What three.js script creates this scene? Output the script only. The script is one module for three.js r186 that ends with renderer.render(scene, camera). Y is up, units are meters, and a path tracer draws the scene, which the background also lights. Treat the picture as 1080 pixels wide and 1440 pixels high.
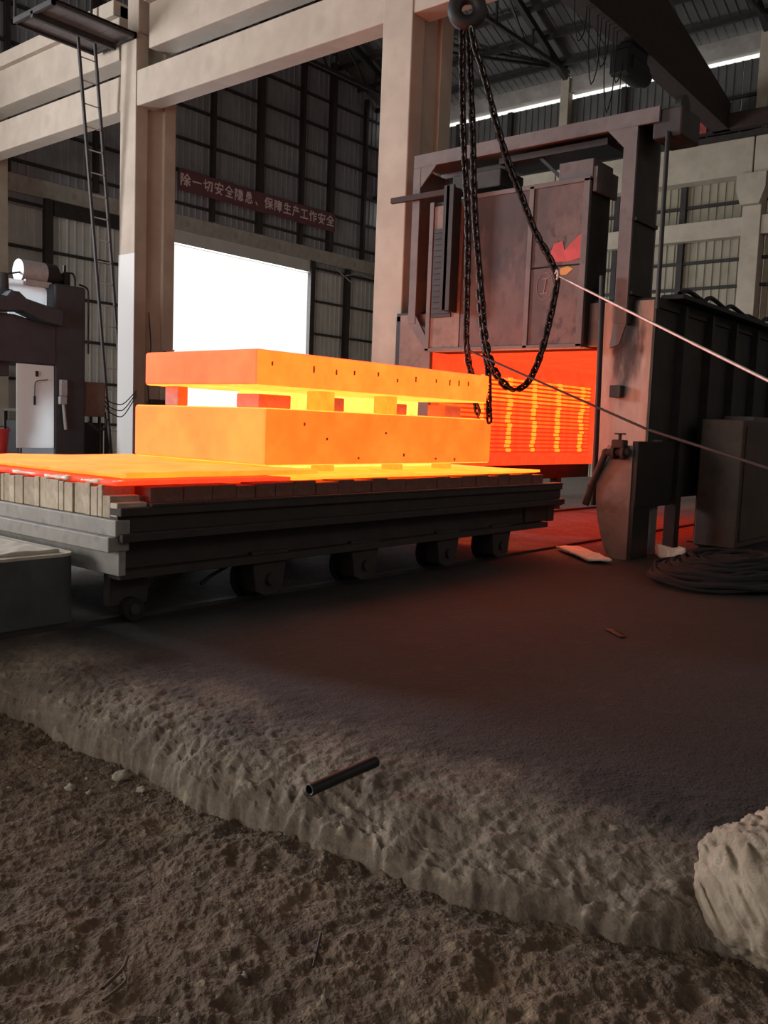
import * as THREE from 'three';
import { RoundedBoxGeometry } from 'three/addons/geometries/RoundedBoxGeometry.js';
import { mergeGeometries, mergeVertices } from 'three/addons/utils/BufferGeometryUtils.js';
import { RectAreaLightUniformsLib } from 'three/addons/lights/RectAreaLightUniformsLib.js';

// ---------------------------------------------------------------- camera, sky, daylight, exposure
// World: x runs along the furnace track (away to the right), -z along the column row (away to the left), y up, metres; concrete floor at y = 0.
const V = (x, y, z) => new THREE.Vector3(x, y, z);
const scene = new THREE.Scene();
const camera = new THREE.PerspectiveCamera(59.56, 1080 / 1440, 0.05, 300);
camera.position.set(0, 1.5, 0);
camera.up.set(0.05042, 0.99461, -0.09063);
camera.lookAt(0.765467, 1.5 - 0.096772, -0.636157);

const renderer = new THREE.WebGLRenderer({ antialias: true });
renderer.toneMapping = THREE.LinearToneMapping;
renderer.toneMappingExposure = 1.0;
renderer.shadowMap.enabled = true;
RectAreaLightUniformsLib.init();

scene.background = new THREE.Color().setRGB(1.06, 1.05, 1.0);

function daylight(color, intensity, w, h, pos, target) {
  const l = new THREE.RectAreaLight(color, intensity, w, h);
  l.position.set(...pos); l.lookAt(...target); scene.add(l); return l;
}
daylight(0xf6f8ff, 84, 3.0, 5.0, [1.5, 6.4, -24.05], [1.5, 6.4, 0]);           // tall open gate in the end wall, left of the picture
daylight(0xf6f8ff, 9, 6.8, 6.8, [20.5, 3.5, -24.1], [20.5, 3.5, 0]);          // the open gate in view
daylight(0xfff6e6, 0.8, 26, 2.4, [-7.9, 9.6, -8], [20, 9.2, -8]);                // fill light, with an unseen window band added high in the left wall
daylight(0xf8f6f2, 16, 5.0, 4.6, [-8.0, 3.0, -9.5], [10, 2.6, -9.5]);            // side gate in the left wall

daylight(0xfff8f0, 0.7, 22, 2.4, [10, 9.6, 9.9], [10, 8.4, -20]);                 // neutral fill light, with an unseen window band added in the front wall

// ---------------------------------------------------------------- helpers
let seed = 12345;
const rnd = () => ((seed = (seed * 1664525 + 1013904223) >>> 0) / 4294967296);
const rr = (a, b) => a + (b - a) * rnd();
const lerp = (a, b, t) => a + (b - a) * t, clamp = (x, a = 0, b = 1) => Math.min(b, Math.max(a, x));
const smooth = (a, b, x) => { const t = clamp((x - a) / (b - a)); return t * t * (3 - 2 * t); };
const hash = (x, y, s) => { let h = (x * 374761393 + y * 668265263 + s * 974634777) | 0; h = Math.imul(h ^ (h >>> 13), 1274126177); return ((h ^ (h >>> 16)) >>> 0) / 4294967296; };
function vnoise(x, y, s = 0, per = 0) {
  const xi = Math.floor(x), yi = Math.floor(y), fx = x - xi, fy = y - yi, u = fx * fx * (3 - 2 * fx), v = fy * fy * (3 - 2 * fy);
  const w = (a) => (per ? ((a % per) + per) % per : a);
  const a = hash(w(xi), w(yi), s), b = hash(w(xi + 1), w(yi), s), c = hash(w(xi), w(yi + 1), s), d = hash(w(xi + 1), w(yi + 1), s);
  return a + (b - a) * u + (c - a) * v + (a - b - c + d) * u * v;
}
function fbm(x, y, oct, s = 0, per = 0, gain = 0.5) {
  let t = 0, a = 0.5, n = 0;
  for (let i = 0; i < oct; i++) { t += a * vnoise(x, y, s + i * 17, per); n += a; x *= 2; y *= 2; per *= 2; a *= gain; }
  return t / n;
}
function field(size, base, oct, s, sx = 1) {           // tileable noise field
  const f = new Float32Array(size * size);
  for (let j = 0; j < size; j++) for (let i = 0; i < size; i++) f[j * size + i] = fbm((i / size) * base, ((j / size) * base) / sx, oct, s, sx === 1 ? base : 0);
  return f;
}
const S = 512;
const FA = field(S, 4, 6, 1), FB = field(S, 16, 5, 2), FC = field(S, 48, 3, 3), FD = field(S, 6, 5, 9);
function tex(fn, srgb = true, size = S) {
  const d = new Uint8Array(size * size * 4);
  for (let k = 0; k < size * size; k++) { const c = fn(k, (k % size) / size, Math.floor(k / size) / size); d[4 * k] = clamp(c[0], 0, 255); d[4 * k + 1] = clamp(c[1], 0, 255); d[4 * k + 2] = clamp(c[2], 0, 255); d[4 * k + 3] = 255; }
  const t = new THREE.DataTexture(d, size, size);
  t.wrapS = t.wrapT = THREE.RepeatWrapping; t.magFilter = t.minFilter = THREE.LinearFilter; if (srgb) t.colorSpace = THREE.SRGBColorSpace; t.needsUpdate = true;
  return t;
}
const hx = (h) => [(h >> 16) & 255, (h >> 8) & 255, h & 255];
const mix3 = (a, b, t) => [lerp(a[0], b[0], t), lerp(a[1], b[1], t), lerp(a[2], b[2], t)];
const ct = (v, lo, hi) => clamp((v - lo) / (hi - lo));
const bumpA = tex((k) => { const v = 255 * (0.45 * FA[k] + 0.35 * FB[k] + 0.2 * FC[k]); return [v, v, v]; }, false);
const bumpF = tex((k) => { const v = 255 * (0.2 * FA[k] + 0.4 * FB[k] + 0.4 * FC[k]); return [v, v, v]; }, false);
function scaled(t, period) { const c = t.clone(); c.repeat.set(1 / period, 1 / period); c.needsUpdate = true; return c; }
function mat({ a, b, c, rough = 0.85, metal = 0, period = 1.5, bump = 0.004, lo = 0.3, hi = 0.7, fine = 0.35, extra }) {
  const A = hx(a), B = hx(b), C = hx(c ?? b);
  const map = tex((k) => { const t = ct(FA[k], lo, hi) * (1 - fine) + ct(FB[k], 0.25, 0.75) * fine; const q = mix3(A, B, t); return mix3(q, C, smooth(0.5, 0.75, 0.7 * FD[k] + 0.3 * FB[k]) * 0.55); });
  map.repeat.set(1 / period, 1 / period);
  return new THREE.MeshStandardMaterial({ map, roughness: rough, metalness: metal, bumpMap: bump ? scaled(bumpA, period) : null, bumpScale: bump, ...extra });
}
function uvm(g) {                                        // uv in metres, by the main direction of every face
  g = g.index ? g.toNonIndexed() : g;
  const p = g.attributes.position, n = p.count, uv = new Float32Array(n * 2), a = V(), b = V(), c = V(), m = V();
  for (let i = 0; i < n; i += 3) {
    a.fromBufferAttribute(p, i); b.fromBufferAttribute(p, i + 1); c.fromBufferAttribute(p, i + 2);
    m.copy(b).sub(a).cross(c.clone().sub(a));
    const x = Math.abs(m.x), y = Math.abs(m.y), z = Math.abs(m.z);
    [a, b, c].forEach((q, k) => { const [u, v] = y >= x && y >= z ? [q.x, q.z] : x >= z ? [q.z, q.y] : [q.x, q.y]; uv[2 * (i + k)] = u; uv[2 * (i + k) + 1] = v; });
  }
  g.setAttribute('uv', new THREE.BufferAttribute(uv, 2));
  for (const k of Object.keys(g.attributes)) if (!['position', 'normal', 'uv'].includes(k)) g.deleteAttribute(k);
  return g;
}
const join = (list) => (list.length === 1 ? uvm(list[0]) : mergeGeometries(list.map((g) => uvm(g))));
const used = {};
const numbered = (n) => { used[n] = (used[n] ?? -1) + 1; return used[n] ? `${n}_${String(used[n]).padStart(3, '0')}` : n; };
function part(name, geos, m, parent, label) {
  const g = Array.isArray(geos) ? join(geos) : uvm(geos);
  const o = new THREE.Mesh(g, m); o.castShadow = o.receiveShadow = true;
  o.name = parent ? name : numbered(name);
  if (label) o.userData.label = label;
  (parent ?? scene).add(o); return o;
}
function partRaw(name, g, m, parent, label) { const o = new THREE.Mesh(g, m); o.castShadow = o.receiveShadow = true; o.name = parent ? name : numbered(name); if (label) o.userData.label = label; (parent ?? scene).add(o); return o; }
function thing(name, label, category, pos = [0, 0, 0], group) {
  const o = new THREE.Group(); o.name = numbered(name); o.position.set(...pos); scene.add(o); o.userData = { label, category, ...(group ? { group } : {}) }; return o;
}
function tag(o, label, category, group) { Object.assign(o.userData, { label, category, ...(group ? { group } : {}) }); return o; }
function setting(name, label) { const o = new THREE.Group(); o.name = numbered(name); o.userData = { kind: 'structure', ...(label ? { label } : {}) }; scene.add(o); return o; }
function bx(x0, x1, y0, y1, z0, z1, r = 0) {
  const w = x1 - x0, h = y1 - y0, d = z1 - z0;
  const g = r ? new RoundedBoxGeometry(w, h, d, 1, Math.min(r, w / 2.1, h / 2.1, d / 2.1)) : new THREE.BoxGeometry(w, h, d);
  return g.translate((x0 + x1) / 2, (y0 + y1) / 2, (z0 + z1) / 2);
}
function bar(p, q, w, h, up = V(0, 1, 0)) {              // square bar from p to q
  const d = q.clone().sub(p), L = d.length(); d.normalize();
  let s = new THREE.Vector3().crossVectors(up, d); if (s.length() < 1e-3) s.crossVectors(V(1, 0, 0), d); s.normalize();
  const t = new THREE.Vector3().crossVectors(d, s);
  return new THREE.BoxGeometry(w, h, L).applyMatrix4(new THREE.Matrix4().makeBasis(s, t, d).setPosition(p.clone().add(q).multiplyScalar(0.5)));
}
const tube = (pts, r, seg = 24, rad = 8, closed = false) => new THREE.TubeGeometry(new THREE.CatmullRomCurve3(pts, closed, 'catmullrom', 0.4), seg, r, rad, closed);
function rod(p, q, r, rad = 10, r2 = r) {
  const d = q.clone().sub(p), L = d.length();
  return new THREE.CylinderGeometry(r2, r, L, rad).applyQuaternion(new THREE.Quaternion().setFromUnitVectors(V(0, 1, 0), d.normalize())).translate((p.x + q.x) / 2, (p.y + q.y) / 2, (p.z + q.z) / 2);
}
function extr(pts, depth, bevel = 0) {                    // outline in x,y, pulled along z
  const s = new THREE.Shape(pts.map((p) => new THREE.Vector2(p[0], p[1])));
  return new THREE.ExtrudeGeometry(s, { depth, bevelEnabled: bevel > 0, bevelSize: bevel, bevelThickness: bevel, bevelSegments: 1, curveSegments: 8 });
}
function extrX(pts, x0, x1) { return extr(pts.map(([z, y]) => [-z, y]), x1 - x0).rotateY(Math.PI / 2).translate(x0, 0, 0); }   // outline in z,y, pulled along x
function rough(g, amp, freq, s = 0) {                     // push the points of a welded mesh in and out
  g = mergeVertices(new THREE.BufferGeometry().setAttribute('position', (g.index ? g.toNonIndexed() : g).attributes.position.clone()), 1e-4);
  g.computeVertexNormals();
  const p = g.attributes.position, n = g.attributes.normal;
  for (let i = 0; i < p.count; i++) {
    const x = p.getX(i), y = p.getY(i), z = p.getZ(i), d = amp * (fbm((x + z * 0.7) * freq + 50, (y + z * 0.9) * freq + 50, 4, s) - 0.5) * 2;
    p.setXYZ(i, x + n.getX(i) * d, y + n.getY(i) * d, z + n.getZ(i) * d);
  }
  g.computeVertexNormals(); return g;
}

// ---------------------------------------------------------------- materials
const M = {
  concrete: mat({ a: 0x96897a, b: 0xaa9c8c, c: 0x8c8072, period: 2.8, bump: 0.004 }),
  concreteGrey: mat({ a: 0x8d8880, b: 0xaba59b, c: 0x777068, period: 2, bump: 0.004 }),
  concreteBright: mat({ a: 0xa39a88, b: 0xb5ab98, c: 0x978d7c, period: 2.4, bump: 0.004 }),
  sheetDark: mat({ a: 0x555350, b: 0x66635f, c: 0x4a4846, period: 3, bump: 0, rough: 0.6 }),
  sheetBack: mat({ a: 0x76767a, b: 0x88888b, c: 0x6b6b6e, period: 3, bump: 0, rough: 0.6 }),
  sheetPale: mat({ a: 0xa9a7a2, b: 0xbbb8b2, c: 0x9c9a96, period: 3, bump: 0, rough: 0.6 }),
  sheetOlive: mat({ a: 0x857e6a, b: 0x989079, c: 0x746e5c, period: 3, bump: 0, rough: 0.6 }),
  roof: mat({ a: 0x45423f, b: 0x53504c, c: 0x3b3836, period: 3, bump: 0, rough: 0.7 }),
  steelDark: mat({ a: 0x26211f, b: 0x36302d, c: 0x1e1a19, period: 0.8, bump: 0.001, rough: 0.7, metal: 0.2 }),
  steelBlack: mat({ a: 0x171514, b: 0x221f1d, c: 0x100f0e, period: 0.8, bump: 0.001, rough: 0.6, metal: 0.3 }),
  rust: mat({ a: 0x30231f, b: 0x3d2e2a, c: 0x241a17, period: 0.7, bump: 0.0015, rough: 0.85, metal: 0.1 }),
  frameGrey: mat({ a: 0x57504d, b: 0x665e5b, c: 0x48413e, period: 1, bump: 0.001, rough: 0.75 }),
  jamb: mat({ a: 0x6a5c55, b: 0x7c6d64, c: 0x54483f, period: 0.9, bump: 0.002, rough: 0.85 }),
  jambPale: mat({ a: 0x9a877b, b: 0xb09c8e, c: 0x5c4d46, period: 0.9, bump: 0.002, rough: 0.85 }),
  brick: mat({ a: 0x9a8b79, b: 0xb3a490, c: 0x7e705f, period: 0.35, bump: 0.002, rough: 0.95 }),
  brick2: mat({ a: 0x8a7a68, b: 0xa69783, c: 0x6d5f50, period: 0.35, bump: 0.002, rough: 0.95 }),
  brickRed: mat({ a: 0x6a4238, b: 0x7d5145, c: 0x4c3029, period: 0.35, bump: 0.002, rough: 0.95 }),
  channel: mat({ a: 0x77726c, b: 0x8d8780, c: 0x615c57, period: 0.8, bump: 0.001, rough: 0.7 }),
  carDark: mat({ a: 0x2b2320, b: 0x372e2a, c: 0x211b19, period: 0.8, bump: 0.0015, rough: 0.85 }),
  fiber: mat({ a: 0xd8cdb8, b: 0xece3d0, c: 0xb9a88f, period: 0.25, bump: 0.004, rough: 1 }),
  pressDark: mat({ a: 0x2b3035, b: 0x373c42, c: 0x23272b, period: 1.2, bump: 0.001, rough: 0.55 }),
  white: new THREE.MeshPhysicalMaterial({ color: 0xf4fafb, roughness: 1, transmission: 0.5, thickness: 0 }),
  greyPaint: mat({ a: 0x8f9192, b: 0xa3a5a6, c: 0x7b7d7e, period: 0.6, bump: 0.0005, rough: 0.5 }),
  red: mat({ a: 0xa02a26, b: 0xb8342f, c: 0x842420, period: 0.5, bump: 0.0005, rough: 0.55 }),
  redFaded: mat({ a: 0x8a3a34, b: 0xb04a42, c: 0x6d4a40, period: 0.5, bump: 0.0005, rough: 0.8 }),
  chain: mat({ a: 0x1f1a18, b: 0x352d29, c: 0x161211, period: 0.12, bump: 0.0006, rough: 0.42, metal: 0.75 }),
  rodPale: mat({ a: 0xa08f88, b: 0xb9a8a0, c: 0x85756e, period: 0.3, bump: 0.0005, rough: 0.5, metal: 0.4 }),
  cabinet: mat({ a: 0x45382f, b: 0x53453b, c: 0x362c26, period: 0.9, bump: 0.001, rough: 0.7 }),
  blockDark: mat({ a: 0x3d3c3b, b: 0x4b4a48, c: 0x323130, period: 0.9, bump: 0.002, rough: 0.8 }),
  dust: mat({ a: 0xa99f90, b: 0xbfb4a3, c: 0x8c8376, period: 0.8, bump: 0.006, rough: 1 }),
  stone: mat({ a: 0x8d8272, b: 0xa89c8a, c: 0x6b6154, period: 0.4, bump: 0.004, rough: 1 }),
  boulder: mat({ a: 0x7a6c5c, b: 0x978874, c: 0x5b4f41, period: 0.5, bump: 0.008, rough: 1 }),
  wood: mat({ a: 0x4a3b2d, b: 0x5f4d3b, c: 0x382c22, period: 0.4, bump: 0.002, rough: 0.95 }),
  cable: new THREE.MeshStandardMaterial({ color: 0x141210, roughness: 0.7 }),
  wireBlack: new THREE.MeshStandardMaterial({ color: 0x100e0d, roughness: 0.95 }),
  rung: mat({ a: 0x8d8a86, b: 0xa09d98, c: 0x77736f, period: 0.5, bump: 0, rough: 0.6 }),
};
// incandescent steel and refractory: they give off their own light
const hotMap = tex((k) => { const n = 0.65 * ct(FA[k], 0.3, 0.7) + 0.35 * ct(FB[k], 0.3, 0.7); return [255, 255 * (0.68 + 0.32 * n), 255 * (0.6 + 0.4 * n)]; }, false);
const hot = (r, g, b, period = 1.6, base = 0x3a1c14) => { const e = hotMap.clone(); e.repeat.set(1 / period, 1 / period); e.needsUpdate = true; return new THREE.MeshStandardMaterial({ color: base, roughness: 0.85, emissive: new THREE.Color().setRGB(r, g, b), emissiveMap: e }); };
M.hotEndUpper = hot(3.0, 0.29, 0.075, 2.2);
M.hotSideUpper = hot(3.2, 0.43, 0.045, 1.7);
M.hotEndLower = hot(3.2, 0.45, 0.05, 2.4);
M.hotSideLower = hot(3.0, 0.3, 0.028, 2.0);
M.hotUnder = hot(5, 0.9, 0.1, 1.2);
M.hotBrick = hot(1.8, 0.088, 0.022, 1.2, 0x5a3020);
M.hotCoil = hot(4, 0.26, 0.022, 0.6);
M.hotLoop = hot(4, 0.66, 0.05, 0.5);
M.hotMat = hot(4.0, 0.7, 0.05, 1.4, 0x5a3020);
M.hotMatLeft = hot(3.2, 0.5, 0.035, 1.6, 0x5a3020);
M.hotMatEdge = hot(1.6, 0.075, 0.02, 0.8, 0x5a3020);
M.gapGlow = hot(4, 1.3, 0.2, 0.6, 0x5a3020);  // for the glowing bars added to brighten the slab gaps
M.hotBlock = hot(3, 0.5, 0.035, 0.5, 0x5a3020);

// ---------------------------------------------------------------- ground and concrete floor
const edgeX = (z) => {                                    // broken edge of the concrete floor
  const P = [[-24, 2.5], [-5, 2.5], [-4, 2.5], [-3.6, 2.53], [-3.1, 2.5], [-2.5, 2.6], [-2, 2.62], [-1.8, 2.66], [-1.5, 2.77], [-1.2, 2.84], [-0.95, 3.03], [-0.7, 3.12], [0, 3.3], [10, 3.4]];
  let x = 3.4; for (let i = 0; i < P.length - 1; i++) if (z >= P[i][0] && z <= P[i + 1][0]) { const t = (z - P[i][0]) / (P[i + 1][0] - P[i][0]); x = lerp(P[i][1], P[i + 1][1], t); break; }
  return x + 0.05 * (fbm(z * 3.1 + 40, 3.3, 4, 5) - 0.5) + 0.03 * (fbm(z * 14, 9.1, 3, 6) - 0.5);
};
function gridMesh(xs, zs, fy, fx) {
  const nx = xs.length, nz = zs.length, pos = new Float32Array(nx * nz * 3), uv = new Float32Array(nx * nz * 2), idx = [];
  for (let j = 0; j < nz; j++) for (let i = 0; i < nx; i++) {
    const k = j * nx + i, z = zs[j], x = fx ? fx(xs[i], z) : xs[i], y = fy(x, z, xs[i]);
    pos.set([x, y, z], 3 * k); uv.set([fx ? x + y : x, z], 2 * k);
    if (i < nx - 1 && j < nz - 1) idx.push(k, k + nx, k + 1, k + 1, k + nx, k + nx + 1);
  }
  const g = new THREE.BufferGeometry(); g.setAttribute('position', new THREE.BufferAttribute(pos, 3)); g.setAttribute('uv', new THREE.BufferAttribute(uv, 2)); g.setIndex(idx); g.computeVertexNormals(); return g;
}
const steps = (a, b, d) => { const n = Math.max(1, Math.round((b - a) / d)); return Array.from({ length: n }, (_, i) => a + ((b - a) * i) / n); };
{
  const dirt = tex((k) => { const t = ct(FA[k], 0.28, 0.7), f = ct(FC[k], 0.2, 0.8); let c = mix3(hx(0x43352a), hx(0x6a5742), 0.55 * t + 0.45 * f); return mix3(c, hx(0x8a7c66), smooth(0.64, 0.78, FB[k]) * 0.5); });
  dirt.repeat.set(1 / 0.9, 1 / 0.9);
  M.dirt = new THREE.MeshStandardMaterial({ map: dirt, roughness: 1, bumpMap: scaled(bumpF, 0.45), bumpScale: 0.016 });
  const xs = [...steps(-9, 0.8, 0.5), ...steps(0.8, 3.35, 0.0085), 3.35], zs = [...steps(-24.4, -6.4, 0.8), ...steps(-6.4, -0.3, 0.0105), ...steps(-0.3, 10, 0.6), 10];
  const fy = (x, z) => {
    const warpX = x + 0.25 * fbm(x * 2, z * 2, 3, 11), warpZ = z + 0.25 * fbm(x * 2 + 9, z * 2, 3, 12);
    let y = -0.25 + 0.07 * (fbm(x * 1.3 + 5, z * 1.3 + 90, 3, 21) - 0.5);
    const r = 1 - Math.abs(2 * fbm(warpX * 4.5 + 30, warpZ * 7 + 70, 4, 22) - 1);
    y += 0.06 * (r - 0.7) * smooth(0.25, 0.6, fbm(x * 1.6 + 2, z * 1.6 + 60, 2, 23));
    y += 0.022 * (fbm(x * 22, z * 22, 4, 24, 0, 0.6) - 0.5) + 0.012 * Math.max(0, fbm(x * 60, z * 60, 2, 25) - 0.62) * 3;
    const d = edgeX(z) - x; y -= 0.025 * smooth(0.35, 0.05, d) * smooth(-3.2, -1.8, z);
    return y;
  };
  const o = partRaw('dirt_ground', gridMesh(xs, zs, fy), M.dirt); o.userData = { kind: 'structure', label: 'lumpy brown earth in front of the broken concrete floor edge' };
  M.dirtHeight = fy;

  const cc = tex((k) => { const t = ct(FA[k], 0.3, 0.7), f = ct(FC[k], 0.2, 0.8); const c = mix3(hx(0x51473d), hx(0x706357), 0.5 * t + 0.5 * f); return mix3(c, hx(0x857968), smooth(0.62, 0.8, FB[k]) * 0.6); });
  cc.repeat.set(1 / 1.1, 1 / 1.1);
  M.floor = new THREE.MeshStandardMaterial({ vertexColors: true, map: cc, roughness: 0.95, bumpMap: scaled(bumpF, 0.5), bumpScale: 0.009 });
  const soft = (z) => lerp(0.11, 0.34, smooth(-3.2, -1.3, z));
  const ds = [0, 0.0015, ...steps(0.003, 0.12, 0.0045), ...steps(0.12, 1.6, 0.0105), ...steps(1.6, 4.6, 0.08), ...steps(4.6, 25.6, 0.8), 25.6];
  const fz = [...steps(-24.4, -6, 0.6), ...steps(-6, -0.1, 0.0115), ...steps(-0.1, 10, 0.5), 10];
  const top = (x, z, d) => {
    if (d < 1e-6) return -0.33;
    const w = soft(z), lip = lerp(-0.2, -0.21, smooth(-4, -2, z)) + 0.05 * (fbm(z * 7, 2.2, 3, 33) - 0.5);
    const cut = smooth(-3.4, -2.2, z) * (0.035 + 0.05 * fbm(z * 4.3, 5.1, 3, 35));       // height of the broken lip
    let y = (lip + 0.4 * cut) * Math.exp(-d / w) - cut * Math.exp(-d / 0.012) - 0.1 * Math.exp(-d / 0.005);
    const near = Math.exp(-d / 0.34), chip = 1 - Math.abs(2 * fbm(x * 14 + 0.6 * fbm(x * 5, z * 5, 2, 36), z * 14, 4, 37) - 1);
    y += near * (0.04 * (chip - 0.75) + 0.03 * (fbm(x * 24, z * 24, 3, 38) - 0.5));
    y += near * (0.085 * (fbm(x * 9, z * 9, 5, 31, 0, 0.6) - 0.5) + 0.03 * (fbm(x * 40, z * 40, 3, 34) - 0.5)) + 0.012 * (fbm(x * 2, z * 2, 4, 32) - 0.5);
    return y;
  };
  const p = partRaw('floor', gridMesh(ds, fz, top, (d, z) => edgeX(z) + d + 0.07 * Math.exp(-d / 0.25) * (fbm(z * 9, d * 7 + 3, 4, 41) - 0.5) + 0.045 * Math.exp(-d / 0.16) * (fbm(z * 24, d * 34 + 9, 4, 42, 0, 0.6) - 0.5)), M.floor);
  { const q = p.geometry.attributes.position, c = new Float32Array(q.count * 3);          // floor tone: dark before the car, paler towards the broken edge and behind
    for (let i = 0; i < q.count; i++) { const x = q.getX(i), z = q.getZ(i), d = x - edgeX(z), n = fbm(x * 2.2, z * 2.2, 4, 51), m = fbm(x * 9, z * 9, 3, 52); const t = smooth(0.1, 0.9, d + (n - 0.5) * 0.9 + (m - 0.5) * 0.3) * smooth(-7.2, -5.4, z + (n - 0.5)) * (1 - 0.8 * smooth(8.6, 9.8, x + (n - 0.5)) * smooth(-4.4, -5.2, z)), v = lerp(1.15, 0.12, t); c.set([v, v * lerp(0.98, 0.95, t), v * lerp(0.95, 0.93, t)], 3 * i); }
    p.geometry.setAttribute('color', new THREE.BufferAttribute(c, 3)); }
  p.userData = { kind: 'structure', label: 'worn concrete floor, dark before the car, with a crumbled front edge' };
}

// ---------------------------------------------------------------- columns and concrete beams
const XC = 10.8;
function column(name, x0, x1, z0, z1, h, m, label) {       // H-shaped cast column: flanges with a recessed web
  const s = setting(name, label), w = (x1 - x0), f = 0.3 * w;
  part('shaft', [bx(x0, x0 + f, 0, h, z0, z1, 0.02), bx(x1 - f, x1, 0, h, z0, z1, 0.02), bx(x0 + f - 0.02, x1 - f + 0.02, 0, h, z0 + 0.07, z1 - 0.07)], m, s);
  return s;
}
column('column_1', XC, XC + 0.98, -23.25, -22.7, 9.0, M.concrete, 'concrete column at the end wall, left edge of the picture');
const col2 = column('column_2', XC, XC + 0.98, -16.28, -15.74, 9.0, M.concrete, 'tall pale concrete column beside the ladder');
const col3 = column('column_3', XC, XC + 1.05, -9.36, -8.78, 12.2, M.concrete, 'tall pale concrete column beside the furnace');
part('paint_coat', bx(XC - 0.006, XC + 0.02, 0, 4.75, -16.285, -15.735), new THREE.MeshStandardMaterial({ color: 0xbdbab4, roughness: 0.9 }), col2, 'flaking white paint on the lower part');
part('upper_shaft', bx(XC + 0.1, XC + 0.7, 8.98, 13.6, -16.2, -15.82, 0.02), M.concrete, col2);
column('column_4', XC, XC + 0.98, -2.5, -1.95, 12.2, M.concrete, 'concrete column beyond the right edge');
for (const [i, z0, z1] of [[1, -15.76, -9.34], [2, -22.72, -16.26], [3, -8.8, -2.48]]) {
  const b = part('tie_beam_' + i, bx(XC + 0.02, XC + 0.42, 7.6, 8.28, z0, z1, 0.02), M.concrete); b.userData = { kind: 'structure', label: 'concrete tie beam between the columns' };
  const r = part('runway_beam_' + i, [bx(XC + 0.12, XC + 0.6, 8.67, 9.75, z0 + 0.25, z1 - 0.25, 0.02), bx(XC - 0.02, XC + 0.75, 9.5, 9.8, z0 + 0.25, z1 - 0.25, 0.02)], M.concrete); r.userData = { kind: 'structure', label: 'concrete crane runway beam above the tie beam' };
}
// ---------------------------------------------------------------- end wall (z = -24)
const ZB = -24, XR = 28;
const roofY = (x) => (x > XC ? (x > 19.4 ? 13.5 + (XR - x) * 0.4 : 13.5 + (x - XC) * 0.4) : 13.5 + Math.min(XC - x, x + 8) * 0.3);
function sheet(w, h, pitch, deep) {                        // ribbed steel sheet, lower left corner at the origin, ribs towards +z
  const n = Math.max(1, Math.round(w / pitch)), p = w / n, pts = [];
  for (let i = 0; i < n; i++) pts.push([i * p, 0], [i * p + p * 0.72, 0], [i * p + p * 0.79, deep], [i * p + p * 0.93, deep]);
  pts.push([w, 0]);
  const back = pts.map(([x, z]) => [x, z - 0.012]).reverse();
  return extr([...pts, ...back].map(([x, z]) => [x, -z]), h).rotateX(-Math.PI / 2);
}
{
  const w = setting('wall_back', 'corrugated steel end wall with dark posts and rails');
  const lowG = sheet(1, 7.35, 0.25, 0.035), low2 = sheet(1, 2.4, 0.25, 0.035);
  for (let x = -8; x < 28; x += 1) {
    const inGate = (x >= 17 && x < 24) || (x >= 0 && x < 3);
    if (!inGate) partRaw('sheet', uvm(lowG.clone()), M.sheetPale, w).position.set(x, 0, ZB);
    const h = Math.max(roofY(x), roofY(x + 1)) - 7.1 + 0.4, y0 = x >= 0 && x < 3 ? 9.5 : 7.1;
    if (x >= 11) part('sheet', sheet(0.995, h, 0.25, 0.03), M.sheetBack, w).position.set(x, 7.1, ZB + 0.06);
    else part('sheet', sheet(0.995, h + 7.1 - y0, 0.5, 0.03), M.sheetDark, w).position.set(x, y0, ZB + 0.06);
  }
  for (const [x0, x1, y0, y1] of [[17, 24, 7.0, 7.42], [0, 3, 9.3, 9.6]]) part('gate_lintel', bx(x0 - 0.2, x1 + 0.2, y0, y1, ZB - 0.15, ZB + 0.14, 0.01), M.sheetPale, w);
  part('ring_beam', bx(5, 28, 7.42, 7.9, ZB - 0.2, ZB + 0.16, 0.02), M.concreteGrey, w);
  for (const x of [12.35, 15.0, 16.9, 19.3, 21.35, 23.35, 24.88, 26.73]) part('post', bx(x - (x === 21.35 || x === 24.88 ? 0.11 : 0.06), x + (x === 21.35 || x === 24.88 ? 0.11 : 0.06), 7.9, roofY(x) - 0.1, ZB + 0.08, ZB + 0.26), M.steelDark, w);
  for (let y = 8.25; y < 15.6; y += 1.0) part('rail', bx(11, 27.9, y - 0.035, y + 0.035, ZB + 0.09, ZB + 0.2), M.steelDark, w);
  for (const x of [13.55, 24.05, 26.0]) part('post', bx(x - 0.12, x + 0.12, 0, 7.42, ZB + 0.03, ZB + 0.2), M.steelDark, w);
  for (let y = 1.2; y < 7.3; y += 1.2) { part('rail', bx(6, 16.9, y - 0.04, y + 0.04, ZB + 0.04, ZB + 0.12), M.steelDark, w); part('rail', bx(24, 27.9, y - 0.04, y + 0.04, ZB + 0.04, ZB + 0.12), M.steelDark, w); }
  part('cladding_band', bx(13.7, 17.5, 7.0, 7.4, ZB + 0.1, ZB + 0.22), M.steelDark, w);
}
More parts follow.
